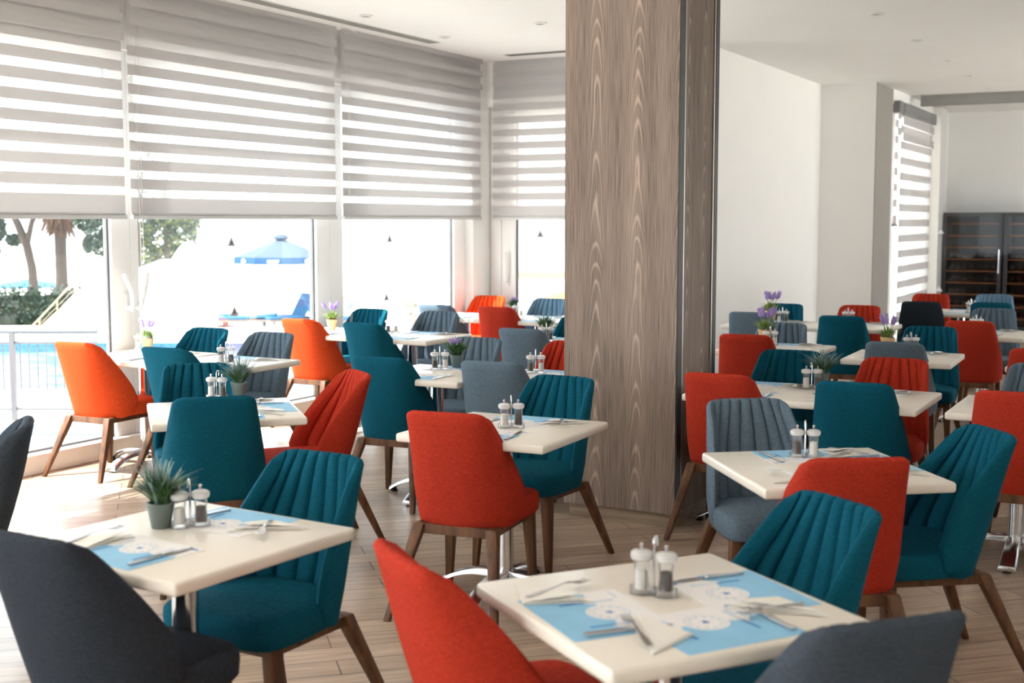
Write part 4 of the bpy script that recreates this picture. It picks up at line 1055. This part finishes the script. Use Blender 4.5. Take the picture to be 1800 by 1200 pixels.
obj('posts', MB().box(-0.95, -0.9, 0, 0.05, -0.8, 0.31).box(0.02, 0.06, 0, 0.05, -0.8, 0.31).box(1.5, 1.55, 0, 0.05, -0.8, 0.31).mesh('posts', M_RAILW), aw)
arw = thing('garden_arch', 'pale arched garden gate outside the glazed corner', 'arch', (-9.13, 17.8, -0.8), VA)
obj('arch', MB().tube([(-0.19, 0, 0), (-0.19, 0, 1.02), (-0.16, 0, 1.14), (-0.08, 0, 1.23), (0, 0, 1.26), (0.08, 0, 1.23), (0.16, 0, 1.14), (0.19, 0, 1.02), (0.19, 0, 0)], 0.022, 8).mesh('arch', basic('sandy_arch_paint', (0.42, 0.33, 0.24), 0.7, noise=0.1), smooth=True), arw)
oc = thing('orange_canopy', 'small orange canopy outside behind the pale blue-grey chair', 'canopy', (-10.6, 21.6, -0.8), VA)
obj('fabric', MB().lathe([(0.40, 0.95), (0.30, 1.06), (0.05, 1.12)], 12).mesh('fabric', basic('orange_canvas', (0.75, 0.28, 0.04), 0.8, noise=0.1), smooth=True), oc)
obj('pole', MB().tube([(0, 0, 0), (0, 0, 0.95)], 0.02, 8).mesh('pole', M_RAILW), oc)

# trees, hedge, palm
def leaf_cloud(clusters, n, size, seed):
    r = random.Random(seed); mb = MB()
    for (cx, cy, cz, rx, ry, rz) in clusters:
        for i in range(n):
            d = Vector((r.gauss(0, 1), r.gauss(0, 1), r.gauss(0, 1))).normalized() * (r.uniform(0.35, 1) ** 0.5)
            c = Vector((cx + d.x * rx, cy + d.y * ry, cz + d.z * rz)); u = Vector((r.gauss(0, 1), r.gauss(0, 1), r.gauss(0, 1))).normalized()
            v = u.cross(Vector((r.gauss(0, 1), r.gauss(0, 1), r.gauss(0, 1)))).normalized(); s = size * r.uniform(0.6, 1.4)
            mb.add([c - u * s, c - v * s * 0.5, c + u * s, c + v * s * 0.5], [(0, 1, 2, 3)], 0 if r.random() < 0.62 else 1)
    return mb
M_TL1 = basic('olive_leaf', (0.012, 0.030, 0.010), 0.7, noise=0.3, nscale=2); M_TL2 = basic('yellow_green_leaf', (0.085, 0.10, 0.008), 0.7, noise=0.3, nscale=2)
M_TL3 = basic('blue_green_leaf', (0.012, 0.032, 0.022), 0.7, noise=0.3, nscale=2); M_BARK = basic('grey_brown_bark', (0.034, 0.023, 0.016), 0.9, noise=0.3, nscale=6, bump=0.5)
M_THATCH = wood('dry_palm_thatch', (0.040, 0.015, 0.006), (0.095, 0.045, 0.020), (1, 1, 0.05), 14, 0.9)
t = thing('leafy_tree', 'slim leaning tree with sparse leaves left of the palm', 'tree', (-27.5, 23.75, -0.8), VA)
obj('trunk', MB().tube([(0.05, 0, 0), (0.02, 0, 0.7), (0.0, 0, 1.2), (-0.12, 0, 1.8), (-0.35, 0, 2.4), (-0.7, 0, 3.1)], 0.1, 10, 0, [0.16, 0.13, 0.12, 0.12, 0.10, 0.06]).tube([(-0.12, 0, 1.8), (0.0, 0, 2.3), (0.25, 0, 3.2)], 0.07, 8, 0, [0.09, 0.08, 0.05]).mesh('trunk', M_BARK, smooth=True), t)
obj('foliage', leaf_cloud([(-0.95, 0, 2.25, 0.25, 0.5, 0.35), (-0.55, 0.2, 1.95, 0.18, 0.3, 0.15), (-0.4, 0, 3.4, 1.2, 1.0, 0.7), (-1.0, 0, 1.65, 0.12, 0.2, 0.12), (0.9, 0, 3.5, 0.8, 0.8, 0.6)], 560, 0.075, 31).mesh('foliage', [M_TL3, M_TL1]), t)
t = thing('palm_tree', 'palm tree with brown thatched skirt outside the left window', 'tree', (-25.25, 22.72, -0.8), VA)
obj('trunk', MB().tube([(0, 0, 0), (0, 0, 1.0), (0, 0, 2.2), (0, 0, 4.2)], 0.15, 12, 0, [0.20, 0.155, 0.15, 0.15]).mesh('trunk', M_BARK, smooth=True), t)
sk = MB(); rr = random.Random(8)
for i in range(520):
    a = rr.uniform(0, 2 * pi); z1 = rr.uniform(2.3, 4.2); L = rr.uniform(0.35, 0.6); ro = 0.16 + 0.62 * min(1, max(0.05, (z1 - 2.05) / 0.6)) * rr.uniform(0.6, 1.05)
    p0 = Vector((ro * 0.55 * cos(a), ro * 0.55 * sin(a), z1 + 0.2)); p1 = Vector((ro * cos(a), ro * sin(a), z1 - L * 0.55)); sd_ = Vector((-sin(a), cos(a), 0)) * 0.035
    sk.add([p0 - sd_, p0 + sd_, p1 + sd_ * 0.6, p1 - sd_ * 0.6], [(0, 1, 2, 3)])
obj('thatch_skirt', sk.mesh('thatch_skirt', M_THATCH), t)
fr_ = MB()
for i in range(26):
    a = 2 * pi * i / 26; el = rr.uniform(-0.2, 0.9); L = rr.uniform(1.2, 1.7)
    for k in range(16):
        tt = 0.25 + 0.75 * k / 16; c = Vector((cos(a) * L * tt, sin(a) * L * tt, 4.2 + el * L * tt - 0.75 * tt * tt * L)); s_ = Vector((-sin(a), cos(a), 0))
        for sg in (-1, 1): fr_.add([c, c + Vector((cos(a), sin(a), 0)) * 0.07, c + s_ * sg * 0.30 + Vector((cos(a) * 0.2, sin(a) * 0.2, -0.12))], [(0, 1, 2)])
obj('fronds', fr_.mesh('fronds', M_TL1), t)
t = thing('leafy_tree', 'drooping leafy branches right of the palm trunk', 'tree', (-21.2, 20.3, -0.8), VA)
obj('trunk', MB().tube([(0.75, 0, 0), (0.75, 0, 2.0), (0.6, 0, 3.4)], 0.07, 8).mesh('trunk', M_BARK, smooth=True), t)
obj('foliage', leaf_cloud([(-0.2, 0, 2.35, 0.28, 0.3, 0.35), (-0.05, 0, 1.95, 0.22, 0.3, 0.28), (0.12, 0, 1.6, 0.10, 0.2, 0.3), (-0.35, 0, 1.95, 0.12, 0.2, 0.2), (0.3, 0, 2.3, 0.3, 0.3, 0.3), (0.1, 0, 3.2, 0.9, 0.6, 0.6), (-0.35, 0, 2.5, 0.3, 0.3, 0.3)], 520, 0.05, 33).mesh('foliage', [M_TL1, M_TL3]), t)
t = thing('leafy_tree', 'large green and yellow tree above the white stair wall', 'tree', (-28.66, 29.97, -0.8), VA)
obj('trunk', MB().tube([(0.1, 0, 0), (0.1, 0, 1.5), (0, 0, 3.5)], 0.12, 10, 0, [0.2, 0.14, 0.1]).mesh('trunk', M_BARK, smooth=True), t)
obj('foliage', leaf_cloud([(-0.75, 0, 1.35, 0.5, 0.5, 0.6), (-0.2, 0.2, 2.0, 0.6, 0.5, 0.6), (0.55, 0, 1.9, 0.5, 0.5, 0.8), (0.75, 0, 2.6, 0.5, 0.5, 0.6), (-0.8, 0, 2.4, 0.6, 0.5, 0.6), (0.2, 0, 2.8, 0.8, 0.6, 0.6), (0, 0.2, 1.3, 0.5, 0.4, 0.5), (-0.3, 0, 3.8, 1.2, 0.9, 0.8)], 900, 0.07, 34).mesh('foliage', [M_TL1, M_TL2]), t)
t = thing('garden_hedge', 'dark green hedge below the palm outside the left window', 'hedge', (-24.6, 20.8, -0.8), VA)
obj('foliage', leaf_cloud([(-3 + k * 0.45, 0, 0.42, 0.5, 0.4, 0.55) for k in range(11)], 520, 0.055, 35).mesh('foliage', [M_TL3, M_TL1]), t)
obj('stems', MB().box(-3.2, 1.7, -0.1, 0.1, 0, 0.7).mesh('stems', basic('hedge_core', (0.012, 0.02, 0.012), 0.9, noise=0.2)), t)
bp = thing('beach_parasol', 'cyan beach parasol roof beyond the hedge', 'parasol', (-32.2, 27.6, -0.8), VA)
obj('canopy', MB().lathe([(1.5, 0.42), (0.9, 0.52), (0.02, 0.66)], 12, cap=False).mesh('canopy', basic('cyan_canvas', (0.01, 0.14, 0.30), 0.8, noise=0.05)), bp)
obj('pole', MB().tube([(0, 0, 0), (0, 0, 0.655)], 0.03, 8).mesh('pole', M_RAILW), bp)
